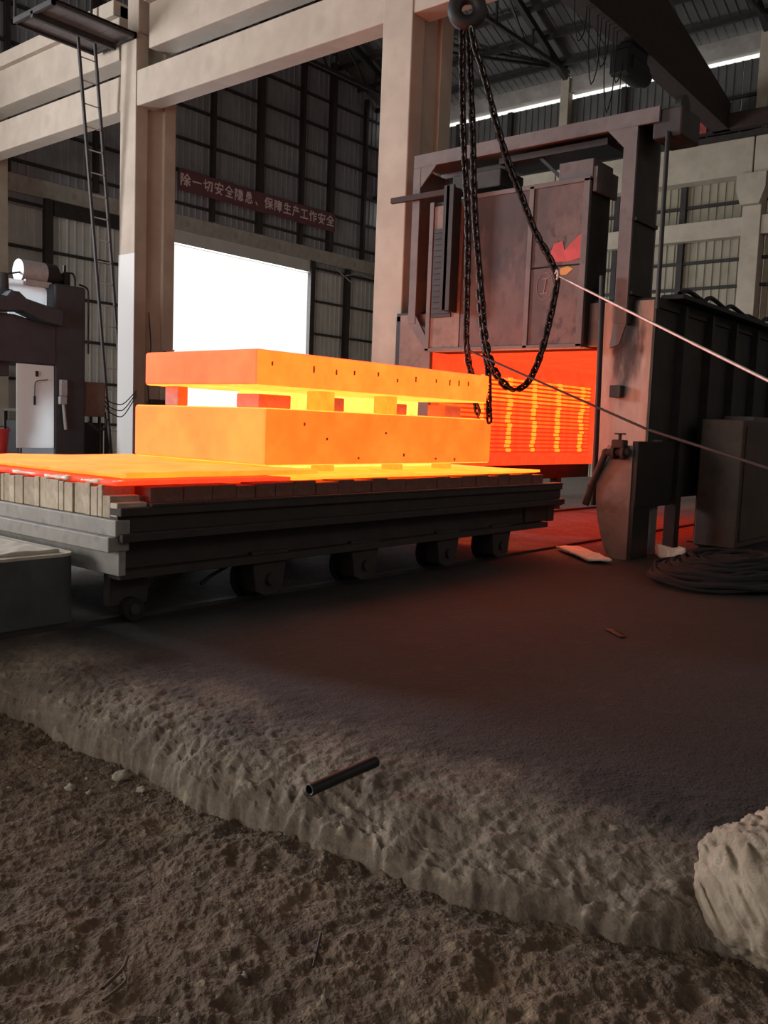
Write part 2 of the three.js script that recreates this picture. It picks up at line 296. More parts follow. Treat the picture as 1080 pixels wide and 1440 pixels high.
// ---------------------------------------------------------------- right wall (x = 28)
{
  const w = setting('wall_right', 'long corrugated side wall with concrete frame seen beyond the furnace');
  for (let z = -24; z < 10; z += 1) {
    const hi = part('sheet', sheet(0.995, 2.5, 0.25, 0.03), M.sheetDark, w); hi.rotation.y = -Math.PI / 2; hi.position.set(XR + 0.12, 10.25, z);
    const lo = part('sheet', sheet(0.995, 9.3, 0.25, 0.03), M.sheetOlive, w); lo.rotation.y = -Math.PI / 2; lo.position.set(XR + 0.12, 0, z);
  }
  const Z = [-22.45, -15.86, -9.3, -2.7, 3.9];
  for (const z of Z) {
    part('column', [bx(XR - 0.35, XR + 0.1, 0, 9.0, z - 0.27, z + 0.27, 0.02), bx(XR - 0.2, XR + 0.1, 9, 13.4, z - 0.16, z + 0.16, 0.02)], M.concreteBright, w);
    part('bracket', extr([[-0.27, 8.35], [0.27, 8.35], [0.42, 8.8], [0.42, 9.24], [-0.42, 9.24], [-0.42, 8.8]], 0.5).rotateY(-Math.PI / 2).translate(XR - 0.1, 0, z), M.concreteBright, w);
  }
  for (let i = 0; i < Z.length - 1; i++) {
    const a = Z[i] + 0.27, b = Z[i + 1] - 0.27;
    part('mid_beam', bx(XR - 0.3, XR + 0.08, 7.52, 8.07, a, b, 0.02), M.concreteBright, w);
    part('eave_beam', bx(XR - 0.12, XR + 0.2, 12.9, 13.42, a - 0.1, b + 0.1, 0.02), M.concreteGrey, w);
    part('runway_beam', bx(XR - 0.5, XR + 0.05, 9.24, 10.3, Z[i] + 0.02, Z[i + 1] - 0.02, 0.02), M.concreteBright, w);
    for (const t of [0.32, 0.66]) part('post', bx(XR - 0.05, XR + 0.1, 0, 12.72, lerp(Z[i], Z[i + 1], t) - 0.09, lerp(Z[i], Z[i + 1], t) + 0.09), M.steelDark, w);
  }
  for (const y of [1.2, 2.4, 3.6, 4.85, 6.1, 6.9, 8.6, 10.9, 11.7]) part('rail', bx(XR + 0.0, XR + 0.1, y - 0.045, y + 0.045, -24, 10), M.steelDark, w);
  part('crane_rail', [bx(XR - 0.5, XR - 0.05, 10.3, 10.36, -24, 10), bx(XR - 0.63, XR - 0.5, 10.3, 10.44, -24, 10)], M.steelDark, w);
}
// ---------------------------------------------------------------- left and front wall (both out of the picture), window bands added for fill
{
  const w = setting('wall_left');
  part('sheet', [bx(-8.3, -8.1, -0.4, 8.4, -24.2, -12), bx(-8.3, -8.1, -0.4, 8.4, -7, 10.2), bx(-8.3, -8.1, 5.4, 8.4, -12, -7), bx(-8.3, -8.1, 10.8, 14, -24.2, 10.2), bx(-8.3, -8.1, 8.4, 10.8, -24.2, -21), bx(-8.3, -8.1, 8.4, 10.8, 5, 10.2)], M.sheetPale, w);
  const f = setting('wall_front'); part('sheet', [bx(-8.3, 28.3, -0.4, 8.4, 10.0, 10.2), bx(-8.3, 28.3, 10.8, 17.5, 10.0, 10.2), bx(-8.3, -1, 8.4, 10.8, 10.0, 10.2), bx(21, 28.3, 8.4, 10.8, 10, 10.2)], M.sheetPale, f);
}
// ---------------------------------------------------------------- roof
{
  const c = setting('ceiling', 'corrugated pitched roof on dark purlins and steel trusses');
  const L = Math.hypot(8.6, 8.6 * 0.4), ang = Math.atan(0.4);
  const strip = (len) => sheet(1.13, len, 0.28, 0.03);
  const g = uvm(strip(L + 0.4));
  for (let i = 0; i < 31; i++) {
    const z = -24.2 + i * 1.135;
    const a = partRaw('roof_sheet', g, M.roof, c);                     // slope down to the right wall
    a.matrixAutoUpdate = true; a.quaternion.setFromRotationMatrix(new THREE.Matrix4().makeBasis(V(0, 0, 1), V(-Math.cos(ang), Math.sin(ang), 0), V(-Math.sin(ang), -Math.cos(ang), 0)));
    a.position.set(XR + 0.35, 13.5 - 0.14 + 0.24, z);
  }
  part('far_slope', [bar(V(19.5, 17.2, -7), V(10.6, 13.6, -7), 34.6, 0.05), bar(V(10.9, 13.75, -7), V(1.4, 16.6, -7), 34.6, 0.05), bar(V(1.4, 16.6, -7), V(-8.3, 13.7, -7), 34.6, 0.05)], M.roof, c);
  for (let k = 0; k < 8; k++) { const x = XR - 0.6 - k * 1.12, y = 13.5 + (XR - x) * 0.4 - 0.02; part('purlin', bx(x - 0.05, x + 0.05, y - 0.1, y + 0.06, -24, 10), M.steelDark, c); }
  for (const z of [-22.45, -15.86, -9.3, -2.7]) {
    const t = [], top = (x) => V(x, roofY(x) - 0.16, z), bot = (x) => V(x, 13.62 + 0.0 * x, z);
    part('truss_chord', [bar(top(27.95), top(19.4), 0.16, 0.2), bar(top(19.4), top(10.9), 0.16, 0.2)], M.steelDark, c);
    part('truss_tie', bar(bot(28), bot(10.8), 0.1, 0.12), M.steelDark, c);
    const xs = [27.9, 25.6, 23.5, 21.4, 19.4, 17.4, 15.3, 13.2];
    for (let i = 1; i < xs.length; i++) { part('truss_web', bar(bot(xs[i]), top(xs[i]), 0.06, 0.06), M.steelDark, c); part('truss_web', bar(bot(xs[i - 1] - 0.4), top(xs[i]), 0.06, 0.06), M.steelDark, c); }
  }
  for (const [a, b] of [[V(27.9, 13.7, -15.86), V(23.6, 13.75, -19.2)], [V(23.6, 13.75, -19.2), V(27.9, 13.7, -22.4)], [V(27.9, 13.75, -15.86), V(23.2, 15.2, -22.4)]]) part('roof_brace', bar(a, b, 0.09, 0.09), M.steelDark, c);
}

// ---------------------------------------------------------------- banner
{
  const G = {
    '阝': [[1, 1, 1, 9.6], [1, 1.2, 3.2, 1.2, 2, 3.8, 3.4, 5.5, 2, 6.6]], '亻': [[2.8, 0.6, 0.8, 4.4], [2, 3, 2, 9.5]],
    除: ['阝', [6.5, 0.8, 4, 4], [6.5, 0.8, 9.4, 4], [5, 4.2, 8, 4.2], [4.4, 6, 9, 6], [6.6, 4.2, 6.6, 9.5, 5.8, 9], [5.2, 7, 4.2, 8.8], [8, 7, 9.2, 8.6]],
    一: [[1, 5, 9, 5]],
    切: [[0.8, 4, 4.4, 3], [2.4, 1, 2.4, 7.5, 4.2, 6.2], [5, 2, 9, 2, 8.7, 8.8, 7.6, 8.2], [6.6, 2, 6.2, 5, 4.6, 9]],
    安: [[5, 0.4, 5, 1.5], [1, 3.2, 1, 1.9, 9, 1.9, 8.6, 3.2], [4.4, 3, 3, 6.2, 7.5, 9.2], [7, 5, 5.6, 7.4, 2, 9.4], [1, 5, 9, 5]],
    全: [[5, 0.6, 0.8, 4.4], [5, 0.6, 9.2, 4.4], [2.6, 4.6, 7.4, 4.6], [2.8, 6.6, 7.2, 6.6], [1.2, 9, 8.8, 9], [5, 4.6, 5, 9]],
    隐: ['阝', [5.6, 0.8, 4.4, 2.4], [5.4, 1.4, 8, 1.4, 7.2, 2.6], [4.6, 2.7, 8.6, 2.7, 8.6, 5.4, 4.6, 5.4], [4.8, 4, 8.6, 4], [4.6, 7, 4.2, 8.8], [5.6, 6.6, 5.9, 9, 7.8, 9, 8, 8.2], [6.8, 6.4, 7.1, 7.4], [8.4, 6.8, 9.2, 8.4]],
    患: [[3, 1, 7, 1, 7, 2.4, 3, 2.4, 3, 1], [2.4, 3.4, 7.6, 3.4, 7.6, 5.2, 2.4, 5.2, 2.4, 3.4], [5, 0.4, 5, 6], [2, 7, 1.4, 9], [3.4, 6.8, 3.8, 9.2, 6.8, 9.2, 7, 8.2], [5, 6.6, 5.4, 7.6], [7.8, 6.8, 8.8, 8.6]],
    '、': [[2, 7, 3.6, 9]],
    保: ['亻', [4, 1.2, 8.6, 1.2, 8.6, 3.8, 4, 3.8, 4, 1.2], [3.4, 5.6, 9.4, 5.6], [6.3, 3.8, 6.3, 9.5], [6.2, 5.8, 3.6, 8.8], [6.4, 5.8, 9.2, 8.8]],
    障: ['阝', [6.6, 0.4, 6.8, 1.2], [4.4, 1.6, 9, 1.6], [5.6, 2, 6, 3], [7.8, 2, 7.4, 3], [4, 3.2, 9.4, 3.2], [4.9, 4.2, 8.5, 4.2, 8.5, 6.6, 4.9, 6.6, 4.9, 4.2], [4.9, 5.4, 8.5, 5.4], [4.2, 7.9, 9.2, 7.9], [6.7, 6.6, 6.7, 9.7]],
    生: [[3, 1, 1.6, 4], [2.4, 2.8, 8.4, 2.8], [2, 5.6, 8, 5.6], [1, 9, 9, 9], [5, 0.6, 5, 9]],
    产: [[5, 0.4, 5, 1.4], [1.6, 2, 8.4, 2], [3, 2.8, 3.6, 4], [7, 2.6, 6.2, 4.2], [2, 4.6, 9, 4.6], [2.2, 4.6, 2, 7, 0.8, 9.4]],
    工: [[1.6, 1.8, 8.4, 1.8], [5, 1.8, 5, 8.6], [0.8, 8.6, 9.2, 8.6]],
    作: ['亻', [5, 0.8, 3.8, 3.6], [4.4, 2.4, 9.4, 2.4], [6, 2.4, 6, 9.5], [6, 4.6, 9, 4.6], [6, 7, 9.2, 7]],
  };
  const W = 2048, H = 192, cv = document.createElement('canvas'); cv.width = W; cv.height = H;
  const x = cv.getContext('2d'); x.fillStyle = '#5e383d'; x.fillRect(0, 0, W, H);
  x.strokeStyle = '#c9b6b5'; x.lineWidth = 13; x.lineJoin = x.lineCap = 'round';
  const draw = (ch, ox, oy, s) => { for (const st of G[ch]) { if (typeof st === 'string') { draw(st, ox, oy, s); continue; } x.beginPath(); for (let i = 0; i < st.length; i += 2) x[i ? 'lineTo' : 'moveTo'](ox + st[i] * s, oy + st[i + 1] * s); x.stroke(); } };
  const txt = '除一切安全隐患、保障生产工作安全', cell = W / (txt.length + 0.15);
  [...txt].forEach((ch, i) => draw(ch, 14 + i * cell, 26, 11.6));
  const t = new THREE.CanvasTexture(cv); t.colorSpace = THREE.SRGBColorSpace;
  const n = 40, g = new THREE.PlaneGeometry(7.1, 0.66, n, 4), p = g.attributes.position;
  for (let i = 0; i < p.count; i++) p.setZ(i, 0.02 * Math.sin(p.getX(i) * 2.3) + 0.012 * Math.sin(p.getX(i) * 6 + p.getY(i) * 3));
  g.computeVertexNormals();
  const b = thing('banner', 'long faded red cloth banner with pale lettering above the open gate', 'banner', [21.4, 8.92, ZB + 0.34]);
  partRaw('cloth', g, new THREE.MeshStandardMaterial({ map: t, roughness: 0.9, side: THREE.DoubleSide }), b);
  part('cord', [rod(V(-3.7, 0.34, -0.06), V(3.7, 0.34, -0.06), 0.012, 6)], M.cable, b);
}

// ---------------------------------------------------------------- furnace
{
  const f = thing('heat_treatment_furnace', 'large grey box furnace with raised door and glowing interior', 'furnace', [0, 0, 0]);
  // portal frame at the front
  const post = (z0, z1, y0, y1) => [bx(10.38, 10.42, y0, y1, z0, z1, 0.004), bx(10.4, 11.06, y0, y1, (z0 + z1) / 2 - 0.015, (z0 + z1) / 2 + 0.015), bx(11.04, 11.08, y0, y1, z0, z1)];
  part('frame_post', [...post(-5.07, -4.9, 2.85, 5.179), extrX([[-5.07, 2.86], [-4.9, 2.86], [-4.98, 2.6], [-5.1, 2.55]], 10.39, 10.43)], M.frameGrey, f);
  part('post_web', [bx(10.42, 11.04, 2.85, 5.24, -4.93, -4.9), bx(10.42, 11.04, 4.08, 4.12, -4.93, -4.86), bx(10.42, 11.04, 3.2, 3.24, -4.93, -4.86)], M.steelDark, f);
  part('frame_post', [...post(-8.31, -8.18, 2.98, 5.179), extrX([[-8.31, 3.0], [-8.18, 3.1], [-7.9, 2.66], [-7.97, 2.58]], 10.39, 10.43)], M.frameGrey, f);
  part('frame_beam', [bx(10.38, 10.42, 5.18, 5.36, -8.31, -4.64, 0.004), bx(10.42, 11.06, 5.25, 5.28, -8.31, -4.64), bx(11.04, 11.08, 5.18, 5.36, -8.31, -4.64)], M.frameGrey, f);
  part('knee_plate', extrX([[-5.07, 5.19], [-5.07, 4.95], [-5.3, 5.19]], 10.385, 10.415), M.frameGrey, f); part('knee_plate', [extrX([[-8.18, 5.19], [-8.18, 4.9], [-7.9, 5.19]], 10.385, 10.415)], M.frameGrey, f);
  const hd = part('pulley_housing', [bx(10.43, 11.0, 5.0, 5.34, -4.74, -4.38, 0.03)], M.steelDark, f); part('pulley', new THREE.CylinderGeometry(0.14, 0.14, 0.08, 20).rotateX(Math.PI / 2).translate(10.7, 5.4, -4.5), M.steelBlack, hd);
  part('lift_rod', rod(V(10.4, 5.05, -4.53), V(10.4, 3.0, -4.52), 0.028), M.steelBlack, f);
  part('top_duct', [bx(10.5, 11.1, 4.78, 5.02, -7.7, -6.9, 0.02), bx(10.6, 11.2, 5.1, 5.18, -7.0, -5.4)], M.steelDark, f);
  part('brace', [bar(V(10.7, 4.64, -7.25), V(10.7, 5.2, -6.75), 0.04, 0.04), bar(V(10.7, 4.64, -5.9), V(10.7, 5.2, -6.5), 0.04, 0.04)], M.steelDark, f);
  // the body: a hollow box, open in front and below (the car closes it)
  part('side_panel', bx(10.66, 16.8, 0.68, 3.13, -4.86, -4.63, 0.01), M.steelDark, f);
  for (let i = 0; i < 6; i++) part('stiffener', bx(11.3 + i * 0.95, 11.38 + i * 0.95, 1.42, 3.13, -4.64, -4.52), M.steelDark, f);
  part('side_panel', bx(10.62, 16.8, 0.6, 3.13, -8.72, -8.55), M.steelDark, f);
  part('top_plate', bx(10.62, 16.8, 3.05, 3.18, -8.72, -4.6, 0.01), M.steelDark, f);
  { const smear = tex((k, u, v) => { const n = FA[k] * 0.6 + FB[k] * 0.4, c = mix3(hx(0x9a877b), hx(0xb09c8e), ct(n, 0.3, 0.7)), d = Math.abs(u - 0.5 - (FD[k] - 0.5) * 0.5 - 0.1 * (v - 0.6)) * 3.2; return mix3(c, hx(0x2c2422), smooth(1, 0.1, d + (n - 0.5)) * smooth(0.45, 0.75, v + 0.4 * (n - 0.5)) * 0.9); });
    const g = bx(10.56, 10.64, 0.7, 3.14, -5.3, -4.63, 0.008), q = g.attributes.position, w = g.attributes.uv; for (let i = 0; i < q.count; i++) w.setXY(i, (q.getZ(i) + 5.3) / 0.67, (q.getY(i) - 0.7) / 2.44);
    partRaw('front_plate', g, new THREE.MeshStandardMaterial({ map: smear, roughness: 0.85, bumpMap: bumpA, bumpScale: 0.002 }), f, 'pale front plate beside the opening with a black soot smear'); }
  part('front_plate', [bx(10.56, 10.64, 0.7, 3.14, -8.6, -8.02, 0.008)], M.jamb, f);
  part('front_plate', [bx(10.56, 10.64, 2.6, 3.14, -8.05, -5.28)], M.jamb, f);
  part('latch_block', bx(10.45, 10.56, 1.95, 2.1, -5.1, -4.95, 0.01), M.steelDark, f);
  part('lining', [bx(10.64, 16.0, 0.9, 3.0, -5.36, -4.9)], M.hotBrick, f, 'glowing side lining behind the jamb');
  part('lining', [bx(10.64, 16.0, 2.62, 3.0, -8.1, -5.36)], M.hotBrick, f);
  part('lining', [bx(15.95, 16.3, 0.9, 3.0, -8.4, -5)], M.hotBrick, f);
  const wall = part('lining', [bx(10.64, 16.0, 0.98, 3.0, -8.5, -8.2)], M.hotBrick, f, 'glowing orange lining with heating coils');
  part('lining_ledge', bx(10.9, 16, 0.9, 1.06, -8.2, -8.06, 0.01), M.hotBrick, wall);
  const coil = uvm(rod(V(11.0, 0, 0), V(15.85, 0, 0), 0.018, 8)), shelf = uvm(bx(11.0, 15.85, -0.012, 0.012, -0.1, 0.03)), loop = uvm(bx(-0.055, 0.055, -0.026, 0.026, -0.02, 0.035, 0.012));
  const shelfMat = hot(1.5, 0.04, 0.012, 0.6), tiers = [hot(3, 0.12, 0.02, 0.6), hot(3.5, 0.2, 0.02, 0.6), hot(4, 0.42, 0.03, 0.6)];
  for (let i = 0; i < 18; i++) {
    const y = 1.16 + i * 0.069, e = partRaw('heating_coil', coil, tiers[Math.min(2, Math.floor(i / 6))], f); e.position.set(0, y, -8.13);
    const s = partRaw('coil_shelf', shelf, shelfMat, e); s.position.set(0, -0.034, 0);
    for (const x of [12.1, 12.93, 13.75, 14.6, 15.5]) { const l = partRaw('coil_loop', loop, M.hotLoop, e); l.position.set(x + rr(-0.04, 0.04), rr(-0.006, 0.006), 0.02); l.scale.set(rr(0.7, 1.25), rr(0.8, 1.2), 1); }
  }
  // door hanging above the opening
  const d = new THREE.Group(); d.name = 'door'; f.add(d);
  const stain = tex((k, u, v) => { const n = FA[k] * 0.7 + FB[k] * 0.3, soot = smooth(0.35, 0.75, v + (n - 0.5) * 0.9) * smooth(1.25, 0.7, v); let c = mix3(hx(0x5c4640), hx(0x4a3a36), ct(n, 0.3, 0.7)); c = mix3(c, hx(0x2c2322), 0.85 * soot); c = mix3(c, hx(0x44302c), smooth(0.55, 0.7, FD[k]) * 0.6); return mix3(c, hx(0x3a2d2b), smooth(0.85, 1, v + 0.3 * (n - 0.5)) * 0.3); });
  const stain2 = tex((k, u, v) => { const n = FD[k] * 0.7 + FB[k] * 0.3; let c = mix3(hx(0x66524a), hx(0x54443f), ct(n, 0.3, 0.7)); c = mix3(c, hx(0x3a2c2a), 0.8 * smooth(0.5, 0.65, n) * smooth(0.75, 0.3, v)); c = mix3(c, hx(0x3a2f2d), smooth(0.5, 0.2, u) * smooth(0.7, 0.45, Math.abs(v - 0.45)) * 0.6); return c; });
  const face = (z0, z1, y0, y1, t) => { const g = bx(10.385, 10.42, y0, y1, z0, z1, 0.004); const p = g.attributes.position, uv = g.attributes.uv; for (let i = 0; i < p.count; i++) uv.setXY(i, (p.getZ(i) - z0) / (z1 - z0), (p.getY(i) - y0) / (y1 - y0)); return partRaw('door_plate', g, new THREE.MeshStandardMaterial({ map: t, roughness: 0.7, metalness: 0.15, bumpMap: bumpA, bumpScale: 0.002 }), d); };  // door skin
  face(-7.38, -6.34, 2.6, 4.66, stain); face(-6.28, -5.56, 3.62, 4.64, stain2); face(-6.28, -5.56, 2.6, 3.6, stain2);
  part('door_box', bx(10.42, 10.95, 2.58, 4.66, -7.97, -5.49), M.steelDark, d);
  part('door_rib', [bx(10.36, 10.42, 2.58, 4.66, -6.345, -6.275, 0.006)], M.frameGrey, d);
  part('door_rib', [bx(10.36, 10.42, 2.58, 4.66, -5.565, -5.48, 0.006)], M.frameGrey, d);
  part('door_rib', bx(10.36, 10.42, 2.57, 2.62, -7.97, -5.48, 0.006), M.frameGrey, d);
  part('door_rib', [bx(10.36, 10.42, 4.62, 4.68, -7.4, -5.48, 0.006)], M.frameGrey, d);
  part('door_rib', [bx(10.36, 10.42, 2.58, 4.66, -7.97, -7.9, 0.006)], M.frameGrey, d);
  part('side_plate', [bx(10.39, 10.42, 2.6, 4.6, -7.9, -7.4)], M.jamb, d);
  part('screen_mesh', [...Array.from({ length: 15 }, (_, i) => bx(10.35, 10.362, 3.1 + i * 0.08, 3.15 + i * 0.08, -7.86, -7.56)), bx(10.365, 10.39, 3.05, 4.28, -7.88, -7.54)], M.steelDark, d);
  part('guide_channel', [bx(10.1, 10.38, 3.1, 4.78, -7.5, -7.44, 0.006), bx(10.1, 10.14, 3.1, 4.78, -7.54, -7.38)], M.steelDark, d);
  part('guide_arm', [bx(10.3, 10.36, 4.72, 4.8, -8.66, -7.5, 0.006)], M.rust, d);
  part('top_cap', [bx(10.4, 10.95, 4.66, 4.9, -5.95, -5.47, 0.01), bx(10.42, 11.0, 4.5, 4.8, -5.47, -5.42)], M.frameGrey, d);
  // paint marks on the door
  const patchShape = new THREE.Shape(); [[-6.03, 3.72], [-5.95, 3.9], [-5.83, 3.92], [-5.8, 3.8], [-5.72, 3.87], [-5.6, 3.97], [-5.53, 3.98], [-5.53, 3.7], [-5.7, 3.66], [-5.9, 3.66]].forEach(([z, y], i) => patchShape[i ? 'lineTo' : 'moveTo'](-z, y));
  const flat = (s) => new THREE.ExtrudeGeometry(s, { depth: 0.004, bevelEnabled: false }).rotateY(Math.PI / 2).translate(10.379, 0, 0);
  part('paint_patch', flat(patchShape), M.red, d, 'peeling red paint patch');
  const tagShape = new THREE.Shape(); [[-5.86, 3.5], [-5.84, 3.58], [-5.74, 3.6], [-5.66, 3.56], [-5.76, 3.49]].forEach(([z, y], i) => tagShape[i ? 'lineTo' : 'moveTo'](-z, y));
  part('paint_patch', flat(tagShape), new THREE.MeshStandardMaterial({ color: 0xb98a4a, roughness: 0.8 }), d, 'yellowish paint patch');
  const chalk = new THREE.MeshStandardMaterial({ color: 0x8f7770, roughness: 0.9 });
  const on = (z, y) => V(10.382, y, z), oval = [];
  for (let i = 0; i < 22; i++) { const a = 0.2 + i * 0.26; oval.push(on(-6.06 + 0.12 * Math.cos(a), 3.37 + 0.17 * Math.sin(a))); }
  part('chalk_mark', [tube(oval, 0.0035, 40, 5), rod(on(-6.04, 3.47), on(-6.07, 3.28), 0.007, 6), rod(on(-6.09, 3.46), on(-6.0, 3.475), 0.006, 6), rod(on(-6.12, 3.275), on(-6.02, 3.285), 0.006, 6)], chalk, d, 'chalk oval round a capital I');
  // gas pipe and side seal box
  part('gas_pipe', [tube([V(10.28, 3.42, -5.2), V(10.28, 2.4, -5.17), V(10.28, 0.8, -5.14), V(10.28, 0.6, -5.14)], 0.036, 20, 10)], M.steelBlack, f);
  { const a = V(9.95, 1.29, -4.55), b = V(9.95, 1.27, -4.85), c = V(10.0, 0.86, -5.04), e = V(10.0, 0.62, -5.1);
    part('elbow_pipe', [rod(a, b, 0.045, 12), new THREE.SphereGeometry(0.05, 12, 8).translate(b.x, b.y, b.z), rod(b, c, 0.04, 12), new THREE.SphereGeometry(0.05, 12, 8).translate(c.x, c.y, c.z), rod(c, e, 0.045, 12)], M.rust, f);
    for (const z of [-4.74, -4.62]) part('pipe_flange', rod(V(9.95, 1.28, z - 0.02), V(9.95, 1.28, z + 0.02), 0.085, 16), M.rust, f); }
  part('valve', [bx(9.88, 10.02, 1.33, 1.43, -4.76, -4.6, 0.02), rod(V(9.95, 1.42, -4.68), V(9.95, 1.5, -4.68), 0.02), new THREE.TorusGeometry(0.06, 0.01, 6, 16).rotateX(Math.PI / 2).translate(9.95, 1.5, -4.68)], M.rust, f);
  const prof = [[-4.6, 1.36], [-4.86, 1.36], [-4.95, 1.15], [-4.985, 0.9], [-4.98, 0.7], [-4.94, 0.45], [-4.87, 0.2], [-4.8, 0.04], [-4.66, -0.02], [-4.54, -0.03], [-4.54, 1.36]];
  const sb = part('seal_box', extrX(prof, 10.02, 10.56), M.jamb, f, 'rounded sheet steel seal box in front of the side wall');
  part('seal_side', [bx(10.04, 11.1, 0.62, 1.42, -4.56, -4.48, 0.01), bx(10.03, 10.5, -0.02, 0.7, -4.56, -4.49)], M.steelBlack, f);
  for (const x of [10.75, 11.5, 12.6, 14.2]) part('leg', [bx(x, x + 0.16, 0, 1.44, -4.72, -4.56, 0.01), bx(x - 0.06, x + 0.22, 0, 0.02, -4.78, -4.5)], x < 11 ? M.frameGrey : M.steelDark, f);
  for (const x of [10.8, 12.6, 15.5]) part('leg', bx(x, x + 0.16, 0, 0.7, -8.7, -8.54), M.steelDark, f);
  part('cable_tray', [bx(10.9, 16.8, 3.18, 3.24, -4.7, -4.4, 0.01), ...Array.from({ length: 7 }, (_, i) => tube([V(11 + i * 0.8, 3.26, -4.5), V(11.4 + i * 0.8, 3.3 + rr(0, 0.08), -4.55), V(11.9 + i * 0.8, 3.25, -4.5)], 0.03, 10, 6))], M.steelBlack, f);
}
// light that the glowing opening throws out
{
  const l = new THREE.RectAreaLight(0xff8a66, 6, 2.5, 1.4); l.position.set(10.66, 1.85, -6.7); l.lookAt(0, 1.6, -6.2); scene.add(l);
}

// ---------------------------------------------------------------- furnace car
{
  const c = thing('furnace_car', 'long rail car with brick-lined deck carrying the glowing slabs', 'rail car');
  const x0 = 3.5, x1 = 9.75, zn = -5.32, zf = -8.45;
  part('chassis', [bx(x0 + 0.12, x1 - 0.2, 0.4, 0.62, zf + 0.2, zn - 0.14, 0.01), bx(x0 + 0.1, x1 - 0.15, 0.34, 0.4, zn - 0.22, zn - 0.06, 0.006), bx(x0 + 0.1, x1 - 0.15, 0.34, 0.4, zf + 0.06, zf + 0.22)], M.carDark, c);
  part('side_beam', [bx(x0 + 0.05, x1 + 0.06, 0.62, 0.68, zn - 0.1, zn + 0.04, 0.008), bx(x0 + 0.05, x1 + 0.03, 0.68, 0.8, zn - 0.12, zn - 0.02, 0.006), bx(x0 + 0.05, x1 + 0.02, 0.8, 0.86, zn - 0.12, zn + 0.02, 0.008)], M.carDark, c);
  part('side_beam', [bx(x0 + 0.05, x1 + 0.06, 0.6, 0.86, zf, zf + 0.12, 0.008)], M.carDark, c);
  part('end_beam', [bx(x0 + 0.02, x0 + 0.14, 0.66, 0.775, zf, zn, 0.008)], M.channel, c);
  part('end_beam', [bx(x0 - 0.03, x0 + 0.14, 0.555, 0.66, zf, zn - 0.01, 0.008)], M.channel, c, 'paler lower end channel');
  part('end_plate', [bx(x0 + 0.06, x0 + 0.12, 0.38, 0.56, zf + 0.1, zn - 0.02, 0.006)], M.channel, c);
  part('end_beam', [bx(x1 - 0.1, x1 + 0.06, 0.4, 0.86, zf + 0.1, zn - 0.1, 0.01)], M.carDark, c);
  part('buffer', [extr([[x1 - 0.6, 0.42], [x1 + 0.02, 0.42], [x1 + 0.08, 0.56], [x1 + 0.3, 0.6], [x1 + 0.3, 0.66], [x1 - 0.6, 0.66]], 0.5, 0.01).translate(0, 0, zn - 0.62)], M.steelDark, c);
  part('deck', bx(x0 + 0.2, x1 - 0.2, 0.62, 0.92, zf + 0.2, zn - 0.15), M.brickRed, c);
  let z = zn - 0.03, k = 0;                                          // upright bricks on the left end
  const wds = [0.09, 0.1, 0.06, 0.09, 0.07, 0.16, 0.12, 0.07, 0.18, 0.1, 0.08, 0.17, 0.13];
  while (z > zf + 0.1) {
    const w = wds[k % wds.length], low = k === 0 ? 0.12 : k === 1 ? 0.07 : 0;
    part('brick', bx(x0 + 0.05 + rr(0, 0.016), x0 + 0.3, 0.778, 1.0 - low + rr(-0.012, 0.012), z - w + 0.006, z, 0.008), rnd() < 0.4 ? M.brick2 : M.brick, c);
    z -= w; k++;
  }
  for (let x = x0 + 0.36, i = 0; x < x1 - 0.35; i++) {              // brick course along the near side
    const w = rr(0.2, 0.3); part('brick', bx(x, Math.min(x + w - 0.006, x1 - 0.3), 0.862, 0.992 + rr(-0.014, 0.01), zn - 0.28, zn - 0.07 - rr(0, 0.015), 0.008), M.brickRed, c); x += w;
  }
  for (let x = x0 + 0.3; x < x1 - 0.2; x += 0.46) part('deck_plate', bx(x, x + 0.455, 0.86, 0.88, zn - 0.1, zn + 0.03 - rr(0, 0.008), 0.004), M.carDark, c);
  const spots = [[5.07, 0.17], [6.28, 0.17], [7.6, 0.17], [8.63, 0.17]];
  for (const zz of [-5.57, zf + 0.3]) for (const [x, r] of spots) {
    part('axle_box', [extr([[x - 0.2, 0.42], [x + 0.2, 0.42], [x + 0.14, 0.1], [x + 0.06, 0.06], [x - 0.06, 0.06], [x - 0.14, 0.1]], 0.14, 0.008).translate(0, 0, zz + 0.0)], M.carDark, c);
    const w = part('wheel', [new THREE.CylinderGeometry(r, r, 0.1, 28).rotateX(Math.PI / 2).translate(x, r + 0.02, zz - 0.06), new THREE.CylinderGeometry(r + 0.025, r + 0.025, 0.025, 28).rotateX(Math.PI / 2).translate(x, r + 0.02, zz - 0.12)], M.steelDark, c);
    part('hub', new THREE.CylinderGeometry(0.05, 0.05, 0.06, 16).rotateX(Math.PI / 2).translate(x, r + 0.02, zz + 0.15), M.steelDark, w);
  }
  const w = part('wheel', [new THREE.CylinderGeometry(0.085, 0.085, 0.08, 24).rotateX(Math.PI / 2).translate(3.78, 0.1, -5.5)], M.steelBlack, c, 'small guide roller at the near corner');
  part('hub', new THREE.CylinderGeometry(0.04, 0.04, 0.1, 16).rotateX(Math.PI / 2).translate(3.78, 0.1, -5.5), M.carDark, w);
  part('roller_bracket', bx(3.62, 3.95, 0.12, 0.4, -5.62, -5.54, 0.01), M.carDark, c);
  part('hose', tube([V(4.9, 0.36, -5.6), V(4.75, 0.3, -5.6), V(4.55, 0.25, -5.55), V(4.45, 0.2, -5.55)], 0.015, 16, 6), M.cable, c);
  for (const zz of [-5.57, zf + 0.3]) { const r = part('rail', [bx(1.5, 17, -0.02, 0.03, zz - 0.1, zz - 0.03)], M.steelDark); r.name = zz === -5.57 ? 'trim_1' : 'trim_2'; r.userData = { kind: 'structure', label: 'steel floor rail under the furnace car' }; }
}

